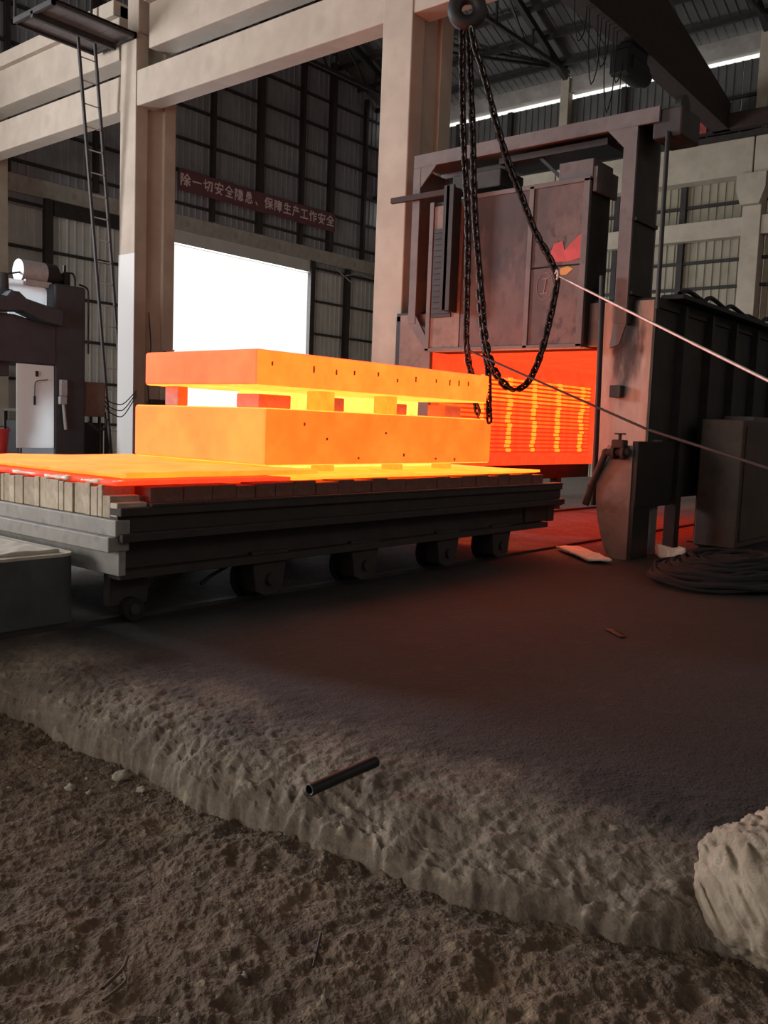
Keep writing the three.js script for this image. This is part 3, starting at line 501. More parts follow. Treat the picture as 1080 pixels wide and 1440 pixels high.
// ---------------------------------------------------------------- insulation mats on the deck
function blanket(name, x0, x1, z0, z1, y, h, m, s, label, skirt) {
  const nx = Math.round((x1 - x0) / 0.05), nz = Math.round((z1 - z0) / 0.05), g = new THREE.BoxGeometry(x1 - x0, h, z1 - z0, nx, 1, nz);
  g.translate((x0 + x1) / 2, y + h / 2, (z0 + z1) / 2);
  const q = mergeVertices(new THREE.BufferGeometry().setAttribute('position', g.toNonIndexed().attributes.position.clone()), 1e-4), p = q.attributes.position;
  for (let i = 0; i < p.count; i++) {
    let a = p.getX(i), b = p.getY(i), d = p.getZ(i);
    const e = Math.min(a - x0, x1 - a, d - z0, z1 - d), w = fbm(a * 2 + s, d * 2 + s, 4, s);
    const topSide = b > y + h / 2;
    b += (topSide ? 0.013 : 0.002) * (w - 0.5) * 2 - (skirt ?? 0) * smooth(0.14, 0, e) + (topSide ? 0 : 0);
    if (e < 0.01) { a += 0.05 * (fbm(d * 5 + s, a + 3, 4, s + 1) - 0.5); d += 0.05 * (fbm(a * 5 + s, d + 7, 4, s + 2) - 0.5); }
    p.setXYZ(i, a, b, d);
  }
  q.computeVertexNormals();
  const o = part(name, q, m); return tag(o, label, 'insulation mat', 'insulation mats on the car deck');
}
blanket('insulation_mat', 5.3, 9.42, -8.36, -5.42, 1.008, 0.022, M.hotMat, 3, 'wide insulation mat glowing yellow under the slabs');
blanket('insulation_mat', 3.58, 5.25, -8.3, -5.4, 1.008, 0.03, M.hotMatEdge, 5, 'lower mat at the left end showing a deep red edge');
blanket('insulation_mat', 3.68, 5.62, -8.2, -5.45, 1.054, 0.036, M.hotMatLeft, 8, 'upper orange mat layer on the left end of the car deck');
{
  const scr = [[3.62, -5.62, 0.22], [3.6, -6.0, 0.3], [3.63, -6.5, 0.34], [3.6, -7.2, 0.4], [3.66, -5.42, 0.1]];
  const say = ['torn pale fibre strip on the brick edge, third from the car corner', 'torn pale fibre strip on the brick edge, second longest', 'torn pale fibre strip on the brick edge, midway along the end', 'longest torn pale fibre strip, farthest along the brick edge', 'small torn pale fibre scrap on the car corner'];
  scr.forEach(([x, z, l], i) => { const g = rough(new THREE.BoxGeometry(0.1, 0.018, l, 4, 1, Math.round(l / 0.03)).translate(x, 1.024, z - l / 2), 0.014, 14, 60 + i); tag(part('fibre_strip', g, M.fiber), say[i], 'fibre strip', 'torn fibre strips along the brick edge'); });
}

// ---------------------------------------------------------------- glowing slabs and their spacers
function slab(x0, x1, y0, y1, z0, z1, label, end, side, up) {
  const g = new RoundedBoxGeometry(x1 - x0, y1 - y0, z1 - z0, 3, 0.03); g.translate((x0 + x1) / 2, (y0 + y1) / 2, (z0 + z1) / 2);
  const groups = g.groups.map((q) => ({ ...q })), u = uvm(g); u.clearGroups(); groups.forEach((q) => u.addGroup(q.start, q.count, q.materialIndex));
  const o = thing('steel_slab', label, 'steel slab'); partRaw('billet', u, [end, end, up, M.hotUnder, side, side], o); return o;   // faces cool at their own rates
}
const sl = slab(5.28, 8.82, 1.107, 1.61, -7.67, -5.75, 'thicker lower slab of glowing orange steel on the car', M.hotEndLower, M.hotSideLower, M.hotUnder);
const su = slab(5.17, 8.76, 1.795, 2.105, -7.35, -5.75, 'thinner upper slab of glowing orange steel resting on spacers', M.hotEndUpper, M.hotSideUpper, M.hotEndUpper);
{
  const scale = new THREE.MeshStandardMaterial({ color: 0x2a1a14, roughness: 0.9, emissive: new THREE.Color().setRGB(0.16, 0.018, 0.004) });
  const pit = (o, x, y, w, h, m = scale) => part('scale_mark', rough(new THREE.BoxGeometry(w, h, 0.008, 3, 4, 1).translate(x, y, -5.747), 0.004, 60, Math.round(x * 90)), m, o);
  for (const [x, y, h] of [[5.34, 1.99, 0.035], [5.85, 1.975, 0.06], [6.15, 1.97, 0.05], [6.4, 1.98, 0.04], [6.75, 1.99, 0.045], [7.05, 1.95, 0.035], [7.35, 1.98, 0.055], [7.7, 1.985, 0.04], [7.95, 1.98, 0.06], [8.12, 1.985, 0.06], [8.3, 1.99, 0.05]]) pit(su, x, y, 0.016, h);
  for (const [x, y, h] of [[5.75, 1.48, 0.03], [6.5, 1.17, 0.02], [7.2, 1.2, 0.03], [7.75, 1.16, 0.02], [8.1, 1.15, 0.03], [6.05, 1.35, 0.025], [6.9, 1.42, 0.02]]) pit(sl, x, y, 0.02, h);
  const cool = mat({ a: 0x8f6c66, b: 0x9d7a73, c: 0x7c5a54, period: 0.3, bump: 0.001 });
  const cat = 'spacer block';
  const mk = (x0, x1, z0, z1, y0, y1, m, label) => tag(part('spacer_block', bx(x0, x1, y0, y1, z0, z1, 0.01), m), label, cat);
  mk(5.42, 5.82, -6.3, -6.0, 1.612, 1.735, cool, 'wide dull steel block at the near left corner on the lower slab');
  mk(6.28, 6.44, -6.1, -5.9, 1.612, 1.74, cool, 'dull steel block in the slab gap, second from the left');
  mk(7.22, 7.44, -6.12, -5.92, 1.612, 1.725, cool, 'dull steel block in the slab gap, third from the left');
  mk(8.1, 8.4, -6.15, -5.9, 1.612, 1.74, cool, 'dull steel block in the slab gap near the dangling chain');
  mk(6.1, 6.26, -6.08, -5.86, 1.612, 1.793, M.hotBlock, 'yellow glowing spacer under the upper slab, left one');
  mk(7.08, 7.2, -6.08, -5.86, 1.612, 1.793, M.hotBlock, 'yellow glowing spacer under the upper slab, right one');
  mk(5.3, 5.42, -7.2, -7.0, 1.612, 1.793, cool, 'dark spacer at the far left end between the slabs');
  for (const [a, b, l] of [[6.0, 6.9, 'left of the three'], [6.95, 7.8, 'middle of the three'], [7.85, 8.7, 'right of the three']]) mk(a, b, -6.95, -6.75, 1.612, 1.793, M.gapGlow, 'added glowing bar that brightens the gap between the slabs, ' + l);  // glowing bars added so that the gap between the slabs looks bright
  for (const [a, b, l] of [[5.7, 6.5, 'left of the three'], [6.55, 7.6, 'middle of the three'], [7.65, 8.7, 'right of the three']]) mk(a, b, -6.55, -6.35, 1.045, 1.105, M.gapGlow, 'added glowing bar that brightens the space under the lower slab, ' + l);  // likewise added, to make the strip under the lower slab glow
  mk(6.08, 6.22, -5.98, -5.8, 1.045, 1.105, M.hotBlock, 'glowing short block under the lower slab, left one');
  mk(7.12, 7.26, -5.98, -5.8, 1.045, 1.105, M.hotBlock, 'glowing short block under the lower slab, middle one');
  mk(7.98, 8.12, -5.98, -5.8, 1.045, 1.105, M.hotBlock, 'glowing short block under the lower slab, right one');
}
// light thrown by the slabs' faces
for (const [k, w, h, p, t] of [[3, 3.5, 0.5, [7.05, 1.36, -5.7], [7.05, 1.36, 0]], [1.5, 1.9, 0.5, [5.23, 1.36, -6.7], [0, 1.36, -6.7]], [7, 1.9, 0.5, [8.87, 1.36, -6.7], [12, 1.36, -6.7]], [3, 3.5, 0.3, [6.96, 1.95, -5.7], [6.96, 1.95, 0]], [7, 1.5, 0.3, [8.82, 1.95, -6.6], [12, 1.95, -6.6]]]) { const l = new THREE.RectAreaLight(0xff7a50, k, w, h); l.position.set(...p); l.lookAt(...t); scene.add(l); }
{ const l = new THREE.RectAreaLight(0xff7a50, 2, 3.5, 1.6); l.position.set(6.96, 2.15, -6.55); l.rotation.x = Math.PI / 2; scene.add(l); }

// ---------------------------------------------------------------- dock block at the left
{
  const b = thing('dock_block', 'dark steel-sided dock block with a dusty pale top, beside the car end', 'dock block');
  const s = new THREE.Shape(); s.moveTo(-1, 5.67); s.lineTo(3.31, 5.67); s.quadraticCurveTo(3.45, 5.67, 3.45, 5.81); s.lineTo(3.45, 8.6); s.lineTo(-1, 8.6);
  part('side', new THREE.ExtrudeGeometry(s, { depth: 0.48, bevelEnabled: false, curveSegments: 10 }).rotateX(-Math.PI / 2).translate(0, 0.02, 0), M.blockDark, b);
  part('lip', new THREE.ExtrudeGeometry(s, { depth: 0.02, bevelEnabled: false, curveSegments: 10 }).rotateX(-Math.PI / 2).translate(0, 0.5, 0), M.dust, b);
  part('dust_layer', rough(new THREE.BoxGeometry(4.3, 0.03, 2.8, 120, 1, 80).translate(1.2, 0.525, -7.15), 0.012, 6, 77), M.dust, b);
}

// ---------------------------------------------------------------- chains, hook and pull rods
const px = (x, y, t) => {                                            // a place in the hall along the direction (x, y) at depth t
  const r = V(0.641497, 0.0373, 0.766218), u = V(0.05042, 0.994607, -0.09063), f = V(0.765467, -0.096772, -0.636157), F = 1257.95;
  return V(0, 1.5, 0).addScaledVector(f, t).addScaledVector(r, ((x - 540) / F) * t).addScaledVector(u, (-(y - 720) / F) * t);
};
{
  const P = 0.078, rW = 0.0165, a = 0.0315, hl = 0.043;
  const pts = []; for (let i = 0; i < 16; i++) { const th = (i / 16) * Math.PI * 2; pts.push(V(Math.cos(th) * a, Math.sin(th) * a + Math.sign(Math.sin(th) || 1) * (hl - 0.012), 0)); }
  const link = new THREE.TubeGeometry(new THREE.CatmullRomCurve3(pts, true), 26, rW, 7, true);
  const linkG = uvm(link);
  function chain(path, label) {
    const o = thing('lifting_chain', label, 'chain');
    const c = new THREE.CatmullRomCurve3(path, false, 'centripetal'), L = c.getLength(), n = Math.floor(L / P);
    c.arcLengthDivisions = 800; c.updateArcLengths();
    for (let i = 0; i <= n; i++) {
      const u = (i + 0.5) / (n + 1), p = c.getPointAt(u), t = c.getTangentAt(u).normalize();
      const m = partRaw('link', linkG, M.chain, o); m.position.copy(p);
      let s = new THREE.Vector3().crossVectors(t, V(0.64, 0, 0.77).applyAxisAngle(V(0, 1, 0), 0.25)).normalize(), w = new THREE.Vector3().crossVectors(s, t).normalize();
      const k = (i % 2) * (Math.PI / 2) + 0.35 + rr(-0.15, 0.15), x = s.clone().multiplyScalar(Math.cos(k)).addScaledVector(w, Math.sin(k)), zc = new THREE.Vector3().crossVectors(x, t);
      m.quaternion.setFromRotationMatrix(new THREE.Matrix4().makeBasis(x, t, zc));
    }
    return o;
  }
  const pt = (l, t0, t1) => l.map(([x, y], i) => px(x, y, lerp(t0, t1 ?? t0, i / (l.length - 1))));
  chain(pt([[650, 36], [650, 120], [652, 200], [658, 318], [657, 407], [656, 481], [659, 509], [664, 532], [667, 560], [672, 580]], 10.35, 11.1), 'leftmost chain hanging straight from the hook behind the slab end');
  chain(pt([[659, 40], [662, 120], [665, 200], [668, 304], [675, 392], [679, 440], [682, 492], [686, 519], [687, 558], [688, 592]], 10.3), 'middle chain ending at the right end of the lower slab');
  chain(pt([[663, 40], [667, 62], [680, 104], [696, 166], [715, 230], [730, 268], [753, 327], [772, 362], [783, 390], [779, 422], [770, 462], [763, 490], [752, 520], [739, 541], [724, 548], [711, 542], [698, 526], [687, 500], [680, 465], [674, 400]], 10.2), 'right chain pulled aside by the rod, sagging in a loop below');
  const hk = thing('crane_hook', 'heavy dark crane hook ring from which the chains hang', 'hook');
  const c0 = px(657, 14, 10.3), q = new THREE.Quaternion().setFromUnitVectors(V(0, 0, 1), V(-0.765, 0, 0.636).normalize());
  const hook = part('ring', [new THREE.TorusGeometry(0.145, 0.085, 14, 30)], M.steelBlack, hk); hook.position.copy(c0); hook.quaternion.copy(q);
  part('shank', [rod(V(0, 0.16, 0).add(c0), V(0, 0.5, 0).add(c0), 0.06), rod(V(0, 0.3, 0).add(c0), V(0, 0.36, 0).add(c0), 0.11, 16)], M.steelBlack, hk);
  part('block', bx(c0.x - 0.22, c0.x + 0.22, c0.y + 0.5, c0.y + 1.0, c0.z - 0.15, c0.z + 0.15, 0.05), M.steelDark, hk);
  part('wire_rope', [rod(V(c0.x - 0.1, c0.y + 1, c0.z), V(c0.x - 0.1, c0.y + 7, c0.z), 0.012, 6), rod(V(c0.x + 0.1, c0.y + 1, c0.z), V(c0.x + 0.1, c0.y + 7, c0.z), 0.012, 6)], M.cable, hk);
  const shk = thing('shackle', 'small steel shackle at the lower end of the leftmost chain', 'shackle');
  const k0 = px(673, 583, 11.1); part('bow', new THREE.TorusGeometry(0.05, 0.013, 8, 18, Math.PI * 1.3).rotateZ(-0.6).rotateY(0.7).translate(k0.x, k0.y, k0.z), M.rust, shk); part('pin', rod(V(k0.x - 0.05, k0.y - 0.05, k0.z), V(k0.x + 0.05, k0.y - 0.05, k0.z - 0.02), 0.012), M.rust, shk);
  const r1 = thing('pull_rod', 'long pale steel rod pulling the looped chain to the right', 'rod');
  part('shaft', [rod(px(783, 387, 10.15), px(975, 483, 8.2), 0.012, 8, 0.013), rod(px(973, 482, 8.2), px(1110, 550, 7.0), 0.0145, 8, 0.0145)], M.rodPale, r1);
  part('hook_end', new THREE.TorusGeometry(0.05, 0.016, 8, 18, 4.4).rotateY(0.8).translate(px(783, 387, 10.15).x, px(783, 387, 10.15).y, px(783, 387, 10.15).z), M.rodPale, r1);
  const r2 = thing('pull_rod', 'thin dark rod slanting down in front of the glowing opening', 'rod');
  part('shaft', [rod(px(657, 492, 10.3), px(913, 605, 8.6), 0.013, 8), rod(px(911, 604, 8.6), px(1110, 668, 7.2), 0.013, 8)], M.rust, r2);
  part('hook_end', new THREE.TorusGeometry(0.04, 0.013, 8, 18, 4.4).rotateY(0.8).translate(px(657, 492, 10.3).x, px(657, 492, 10.3).y, px(657, 492, 10.3).z), M.rust, r2);
}

// ---------------------------------------------------------------- overhead crane
{
  const c = thing('bridge_crane', 'dark tapered overhead crane girder reaching the right wall', 'crane');
  part('girder', [extr([[11.2, 10.9], [19.9, 10.87], [26.8, 10.55], [27.3, 10.55], [27.35, 11.3], [22.4, 12.43], [20, 12.5], [11.2, 12.5]], 0.36, 0).translate(0, 0, -10.38), extr([[11.2, 10.85], [19.9, 10.82], [26.8, 10.5], [27.3, 10.5], [27.3, 10.55], [26.8, 10.55], [19.9, 10.87], [11.2, 10.9]], 0.5).translate(0, 0, -10.45)], M.rust, c);
  part('end_truck', [bx(27.1, 27.45, 10.5, 10.95, -11.9, -8.6, 0.02)], M.rust, c);
  for (const z of [-11.5, -9.0]) part('wheel', new THREE.CylinderGeometry(0.16, 0.16, 0.12, 20).rotateZ(Math.PI / 2).translate(27.42, 10.6, z), M.steelDark, c);
  part('marker_board', bx(27.06, 27.1, 10.5, 10.85, -11.7, -10.6), M.redFaded, c, 'faded red board on the end truck');
  const h = thing('electric_hoist', 'dark electric hoist hanging under the crane girder with dangling cables', 'hoist');
  part('drum', new THREE.CylinderGeometry(0.3, 0.3, 0.9, 24).rotateZ(Math.PI / 2).translate(21.0, 10.3, -10.2), M.steelBlack, h);
  part('motor', [new THREE.CylinderGeometry(0.2, 0.2, 0.4, 20).rotateZ(Math.PI / 2).translate(21.6, 10.3, -10.2), bx(20.5, 21.5, 10.5, 10.75, -10.4, -10.0, 0.03)], M.steelBlack, h);
  part('gearbox', bx(20.35, 20.6, 10.0, 10.6, -10.45, -9.95, 0.06), M.steelBlack, h);
  const k = thing('festoon_cable', 'loose loops of thin control cable hanging beside the hoist', 'cable');
  for (const [x, d] of [[18.6, 1.6], [19.0, 1.1], [19.4, 2.0], [19.8, 1.2], [17.9, 0.9]]) part('loop', tube([V(x, 10.9, -10.1), V(x + 0.08, 10.9 - d * 0.7, -10.1), V(x + 0.3, 10.9 - d, -10.12), V(x + 0.52, 10.9 - d * 0.7, -10.1), V(x + 0.6, 10.9, -10.1)], 0.014, 24, 5), M.cable, k);
  for (const x of [20.3, 20.6, 20.75]) part('strand', rod(V(x, 10.0, -10.1), V(x, 8.1 + x * 0.02, -10.1), 0.011, 5), M.cable, k);
}

// ---------------------------------------------------------------- walkway and ladder at the first column
{
  const w = thing('walkway_platform', 'steel grating platform hung beside the first column above the ladder', 'platform');
  const y = 8.86, x0 = 9.0, x1 = 10.78, z0 = -17.2, z1 = -15.7;
  part('frame', [bx(x0, x1, y, y + 0.1, z1 - 0.06, z1), bx(x0, x1, y, y + 0.1, z0, z0 + 0.06), bx(x0, x0 + 0.06, y, y + 0.1, z0, z1), bx(x1 - 0.06, x1, y, y + 0.1, z0, z1), bx(x0, x1, y - 0.06, y + 0.06, (z0 + z1) / 2 - 0.04, (z0 + z1) / 2 + 0.04)], M.steelDark, w);
  for (let i = 0; i < 4; i++) part('deck_plate', bx(x0 + 0.03 + i * 0.435, x0 + 0.03 + i * 0.435 + 0.425, y + 0.06, y + 0.08, z0, z1), M.frameGrey, w);
  for (const [x, z] of [[x0 + 0.05, z1 - 0.05], [x0 + 0.05, z0 + 0.05], [x1 - 0.1, z0 + 0.05]]) part('railing_post', rod(V(x, y, z), V(x, y + 1.2, z), 0.03), M.steelDark, w);
  part('railing', [rod(V(x0 + 0.05, y + 1.15, z0 + 0.05), V(x1, y + 1.15, z0 + 0.05), 0.025), rod(V(x0 + 0.05, y + 1.15, z0), V(x0 + 0.05, y + 1.15, z1), 0.025)], M.steelDark, w);
  const l = thing('ladder', 'tall dark steel ladder leaning beside the first column', 'ladder');
  const lean = (t) => V(lerp(10.93, 10.05, t), lerp(0, 8.84, t), -16.6);
  part('stile', bar(lean(0), lean(1), 0.05, 0.05), M.steelDark, l); part('stile', bar(lean(0).add(V(0.37, 0, 0)), lean(1).add(V(0.37, 0, 0)), 0.05, 0.05), M.steelDark, l);
  for (let i = 0; i < 20; i++) { const p = lean((i + 0.7) / 20.5); part('rung', rod(p, p.clone().add(V(0.37, 0.0, 0)), 0.014, 8), M.rung, l); }
}

// ---------------------------------------------------------------- forging press and what stands round it
{
  const p = thing('forging_press', 'dark heavy press with a motor on top behind the car', 'press', [0, 0, 0]);
  const z0 = -16.2, z1 = -15.0;
  part('frame', [bx(8.64, 9.27, 0.0, 3.8, z0, z1, 0.05)], M.pressDark, p);
  part('crosshead', [extr([[5.6, 2.36], [8.64, 2.36], [8.64, 3.08], [8.3, 3.06], [7.9, 3.14], [5.6, 3.16]], 1.2, 0.02).translate(0, 0, z0)], M.pressDark, p);
  part('arm', [extr([[5.6, 3.16], [7.55, 3.18], [7.9, 3.22], [8.3, 3.08], [8.62, 3.04], [8.62, 3.28], [8.35, 3.32], [7.95, 3.4], [7.82, 3.5], [7.7, 3.5], [7.62, 3.4], [5.6, 3.44]], 0.3, 0.02).translate(0, 0, z1 - 0.02)], M.pressDark, p);
  part('frame', [bx(5.4, 6.2, 0, 3.8, z0, z1, 0.05)], M.pressDark, p);
  part('ram', [bx(7.2, 7.55, 0.9, 2.36, z0 + 0.35, z1 - 0.35, 0.02), bx(7.05, 7.9, 2.1, 2.36, z0 + 0.2, z1 - 0.2, 0.02), bx(7.3, 7.78, 1.4, 2.2, z0 + 0.4, z1 - 0.4, 0.04)], M.pressDark, p);
  part('bed', [bx(5.2, 9.5, 0.0, 0.72, z0 - 0.1, z1 + 0.15, 0.03), bx(5.2, 9.7, 0.6, 0.7, z0, z1 + 0.25, 0.02)], M.steelBlack, p);
  part('panel', bx(7.93, 8.63, 0.86, 2.33, z1 - 0.03, z1, 0.006), M.white, p, 'pale sheet panel');
  part('panel', bx(7.92, 8.62, 3.12, 3.8, z1 - 0.3, z1 - 0.27, 0.006), M.white, p, 'pale sheet behind the arm');
  part('switch', [bx(8.27, 8.32, 2.12, 2.22, z1, z1 + 0.03, 0.01), tube([V(8.5, 2.08, z1 + 0.02), V(8.32, 2.05, z1 + 0.02), V(8.26, 2.0, z1 + 0.02), V(8.25, 1.75, z1 + 0.02)], 0.008, 16, 5), bx(8.235, 8.27, 1.62, 1.78, z1, z1 + 0.03, 0.008)], M.steelBlack, p);
  const m = part('motor', [new THREE.CylinderGeometry(0.2, 0.2, 0.5, 24).rotateZ(Math.PI / 2).translate(8.42, 3.98, z1 - 0.4), bx(8.2, 8.7, 3.72, 3.82, z1 - 0.55, z1 - 0.2)], M.greyPaint, p);
  part('fan_cover', [new THREE.CylinderGeometry(0.21, 0.21, 0.22, 24).rotateZ(Math.PI / 2).translate(8.75, 3.97, z1 - 0.4), new THREE.SphereGeometry(0.12, 16, 10).translate(8.92, 3.95, z1 - 0.4)], M.steelBlack, m);
  part('pump', [bx(9.0, 9.14, 3.78, 4.08, z1 - 0.5, z1 - 0.3, 0.03), rod(V(9.07, 4.05, z1 - 0.4), V(9.07, 4.2, z1 - 0.4), 0.03)], M.steelBlack, p);
  part('pipe', [tube([V(9.1, 4.06, z1 - 0.35), V(9.2, 4.07, z1 - 0.35), V(9.25, 3.98, z1 - 0.35), V(9.25, 3.78, z1 - 0.35)], 0.018, 20, 6), tube([V(9.1, 3.83, z1 + 0.04), V(9.26, 3.78, z1 + 0.04), V(9.29, 3.6, z1 + 0.04), V(9.29, 2.6, z1 + 0.04)], 0.018, 24, 6)], M.steelBlack, p);
  part('belt', [bar(V(7.4, 3.72, z1 - 0.35), V(8.3, 3.98, z1 - 0.35), 0.04, 0.03), bar(V(7.3, 3.66, z1 - 0.35), V(8.5, 3.74, z1 - 0.35), 0.05, 0.05)], M.cable, p);
  part('cylinder', [new THREE.CylinderGeometry(0.1, 0.12, 0.5, 18).translate(7.75, 3.6, z1 - 0.15), new THREE.CylinderGeometry(0.17, 0.2, 0.15, 18).translate(7.75, 3.5, z1 - 0.15)], M.pressDark, p);
  part('valve_block', [bx(8.72, 8.86, 1.8, 2.1, z1, z1 + 0.08, 0.02), bx(8.7, 8.84, 1.65, 1.8, z1, z1 + 0.1, 0.02), rod(V(8.78, 1.66, z1 + 0.06), V(8.83, 1.2, z1 + 0.06), 0.03)], M.greyPaint, p);
  const bk = thing('bucket', 'red plastic bucket between the press ram and pale panel', 'bucket', [7.75, 0.72, -15.3]);
  part('shell', new THREE.LatheGeometry([[0.13, 0], [0.18, 0.42], [0.2, 0.43], [0.19, 0.46], [0.165, 0.45], [0.12, 0.02], [0, 0.02]].map(([a, b]) => new THREE.Vector2(a, b)), 28), M.red, bk); part('handle', new THREE.TorusGeometry(0.17, 0.008, 6, 24, Math.PI).rotateX(1.1).translate(0, 0.43, 0), M.steelDark, bk);
  const cb = thing('junction_cabinet', 'pinkish metal cabinet on the right flank of the press', 'cabinet', [0, 0, 0]);
  part('body', bx(9.34, 9.82, 1.45, 2.1, -15.5, -15.2, 0.02), M.jamb, cb); part('door', bx(9.38, 9.78, 1.49, 2.06, -15.2, -15.185, 0.004), M.jamb, cb);
  part('pole', rod(V(9.78, 0, -15.35), V(9.78, 1.46, -15.35), 0.03), M.steelDark, cb);
  const pw = thing('power_cable', 'black cables sagging from the press cabinet to the column', 'cable');
  for (let i = 0; i < 3; i++) part('strand', tube([V(9.83, 1.9 - 0.08 * i, -15.3), V(10.0, 1.75 - 0.1 * i, -15.35), V(10.4, 1.72 - 0.12 * i, -15.5), V(10.85, 2.0 - 0.05 * i, -15.7)], 0.011, 20, 5), M.cable, pw);
  part('strand', tube([V(9.3, 1.35, -14.95), V(9.5, 1.2, -14.92), V(9.62, 1.26, -14.9), V(9.64, 1.42, -14.9)], 0.03, 18, 6), M.cable, pw);
  const fx = thing('extinguisher_box', 'small red fire extinguisher box beside the ladder foot', 'fire extinguisher', [0, 0, 0]);
  part('body', bx(9.95, 10.28, 0.62, 1.12, -17.2, -16.95, 0.02), M.red, fx); part('lid', bx(9.94, 10.29, 1.12, 1.32, -17.21, -16.94, 0.03), M.red, fx); part('stand', [bx(9.98, 10.02, 0, 0.62, -17.15, -17.1), bx(10.2, 10.24, 0, 0.62, -17.15, -17.1), bx(9.98, 10.02, 0, 0.62, -17.0, -16.96), bx(10.2, 10.24, 0, 0.62, -17.0, -16.96)], M.steelDark, fx);
  const wb = thing('work_table', 'dark steel table behind the red extinguisher box', 'table', [0, 0, 0]);
  part('top', bx(9.8, 12.0, 1.5, 1.56, -19.2, -18.4), M.steelDark, wb); for (const [x, z] of [[9.85, -18.45], [11.95, -18.45], [9.85, -19.15], [11.95, -19.15]]) part('leg', bx(x - 0.04, x + 0.04, 0, 1.5, z - 0.04, z + 0.04), M.steelDark, wb);
  part('shelf', bx(9.85, 11.95, 0.5, 1.3, -19.15, -18.6), M.steelBlack, wb);
}
// wires on the column next to the slabs
{
  const w = thing('column_wires', 'loose black wires clipped to the first column beside the upper slab', 'cable');
  part('strand', tube([V(11.1, 3.6, -15.66), V(11.12, 2.9, -15.6), V(11.05, 2.5, -15.62), V(11.15, 1.6, -15.66)], 0.014, 20, 5), M.cable, w);
  part('strand', tube([V(11.3, 2.7, -15.64), V(11.45, 2.85, -15.6), V(11.6, 2.75, -15.62), V(11.7, 2.9, -15.6)], 0.014, 20, 5), M.cable, w);
  part('switch_box', bx(11.15, 11.5, 1.45, 1.85, -15.72, -15.6, 0.02), M.rust, w);
  const k = thing('bent_wire', 'bent bright wires sticking out of the wall right of the gate', 'wire');
  for (const [a, b] of [[V(25.4, 7.3, -23.86), V(25.9, 6.9, -23.6)], [V(25.6, 7.1, -23.6), V(26.4, 7.3, -23.6)], [V(26.4, 7.3, -23.6), V(27.2, 7.2, -23.65)]]) part('strand', rod(a, b, 0.02, 6), M.rung, k);
}
// ---------------------------------------------------------------- cabinet, wire heap and scraps by the furnace
{
  const c = thing('control_cabinet', 'brown steel control cabinet standing right of the furnace legs', 'cabinet');
  part('body', bx(11.9, 15.2, 0.05, 1.74, -4.45, -3.9, 0.02), M.cabinet, c);
  part('door', bx(12.02, 13.5, 0.14, 1.66, -3.9, -3.875, 0.006), M.cabinet, c); part('door', bx(13.53, 15.1, 0.14, 1.66, -3.9, -3.875, 0.006), M.cabinet, c);
  part('top_tray', bx(12.6, 15.2, 1.74, 1.8, -4.4, -4.0, 0.01), M.frameGrey, c); part('plinth', bx(11.95, 15.15, 0, 0.06, -4.4, -3.95), M.steelDark, c);
  const h = thing('wire_heap', 'low dark heap of coiled wire rope on the floor by the cabinet', 'wire coil');
  for (let i = 0; i < 30; i++) {
    const r = 1.0 - 0.55 * (i / 30) + rr(-0.08, 0.08), y = 0.03 + 0.2 * (i / 30) + rr(0, 0.03), pts = [], cx = 9.62 + rr(-0.08, 0.08), cz = -3.2 + rr(-0.06, 0.06);
    for (let k = 0; k < 14; k++) { const a = (k / 14) * Math.PI * 2; pts.push(V(cx + r * 1.12 * Math.cos(a) * (1 + rr(-0.04, 0.04)), y + rr(-0.015, 0.03), cz + r * 0.72 * Math.sin(a) * (1 + rr(-0.05, 0.05)))); }
    part('coil', tube(pts, rr(0.018, 0.032), 60, 6, true), M.wireBlack, h);
  }
  part('core', rough(new THREE.SphereGeometry(1, 40, 16, 0, Math.PI * 2, 0, Math.PI / 2).scale(0.98, 0.24, 0.62).translate(9.62, 0.005, -3.2), 0.03, 7, 91), M.wireBlack, h);
  const s = tag(part('fibre_pad', rough(new THREE.BoxGeometry(1.1, 0.035, 0.28, 28, 2, 9).rotateY(0.85).translate(9.8, 0.045, -5.0), 0.02, 8, 92), M.fiber), 'crumpled pale fibre pad on the floor before the seal box', 'fibre pad');
  const s2 = tag(part('fibre_pad', rough(new THREE.BoxGeometry(0.35, 0.12, 0.2, 12, 5, 8).rotateY(0.8).translate(10.62, 0.08, -4.25), 0.05, 7, 93), M.fiber), 'small crumpled fibre wad between the furnace legs', 'fibre pad');
  const b = tag(part('steel_scrap', rough(new THREE.BoxGeometry(0.24, 0.012, 0.05, 14, 2, 5).rotateY(0.9).translate(6.22, 0.008, -2.86), 0.012, 14, 94), M.steelBlack), 'small dark scrap of steel lying alone on the floor', 'scrap');
  const bt = tag(part('steel_offcut', [bx(11.2, 11.5, 0, 0.08, -5.1, -4.95, 0.01), bx(10.9, 11.7, 0.08, 0.11, -5.3, -5.2, 0.006)], M.rust), 'reddish steel offcuts on the floor under the furnace', 'scrap');
}
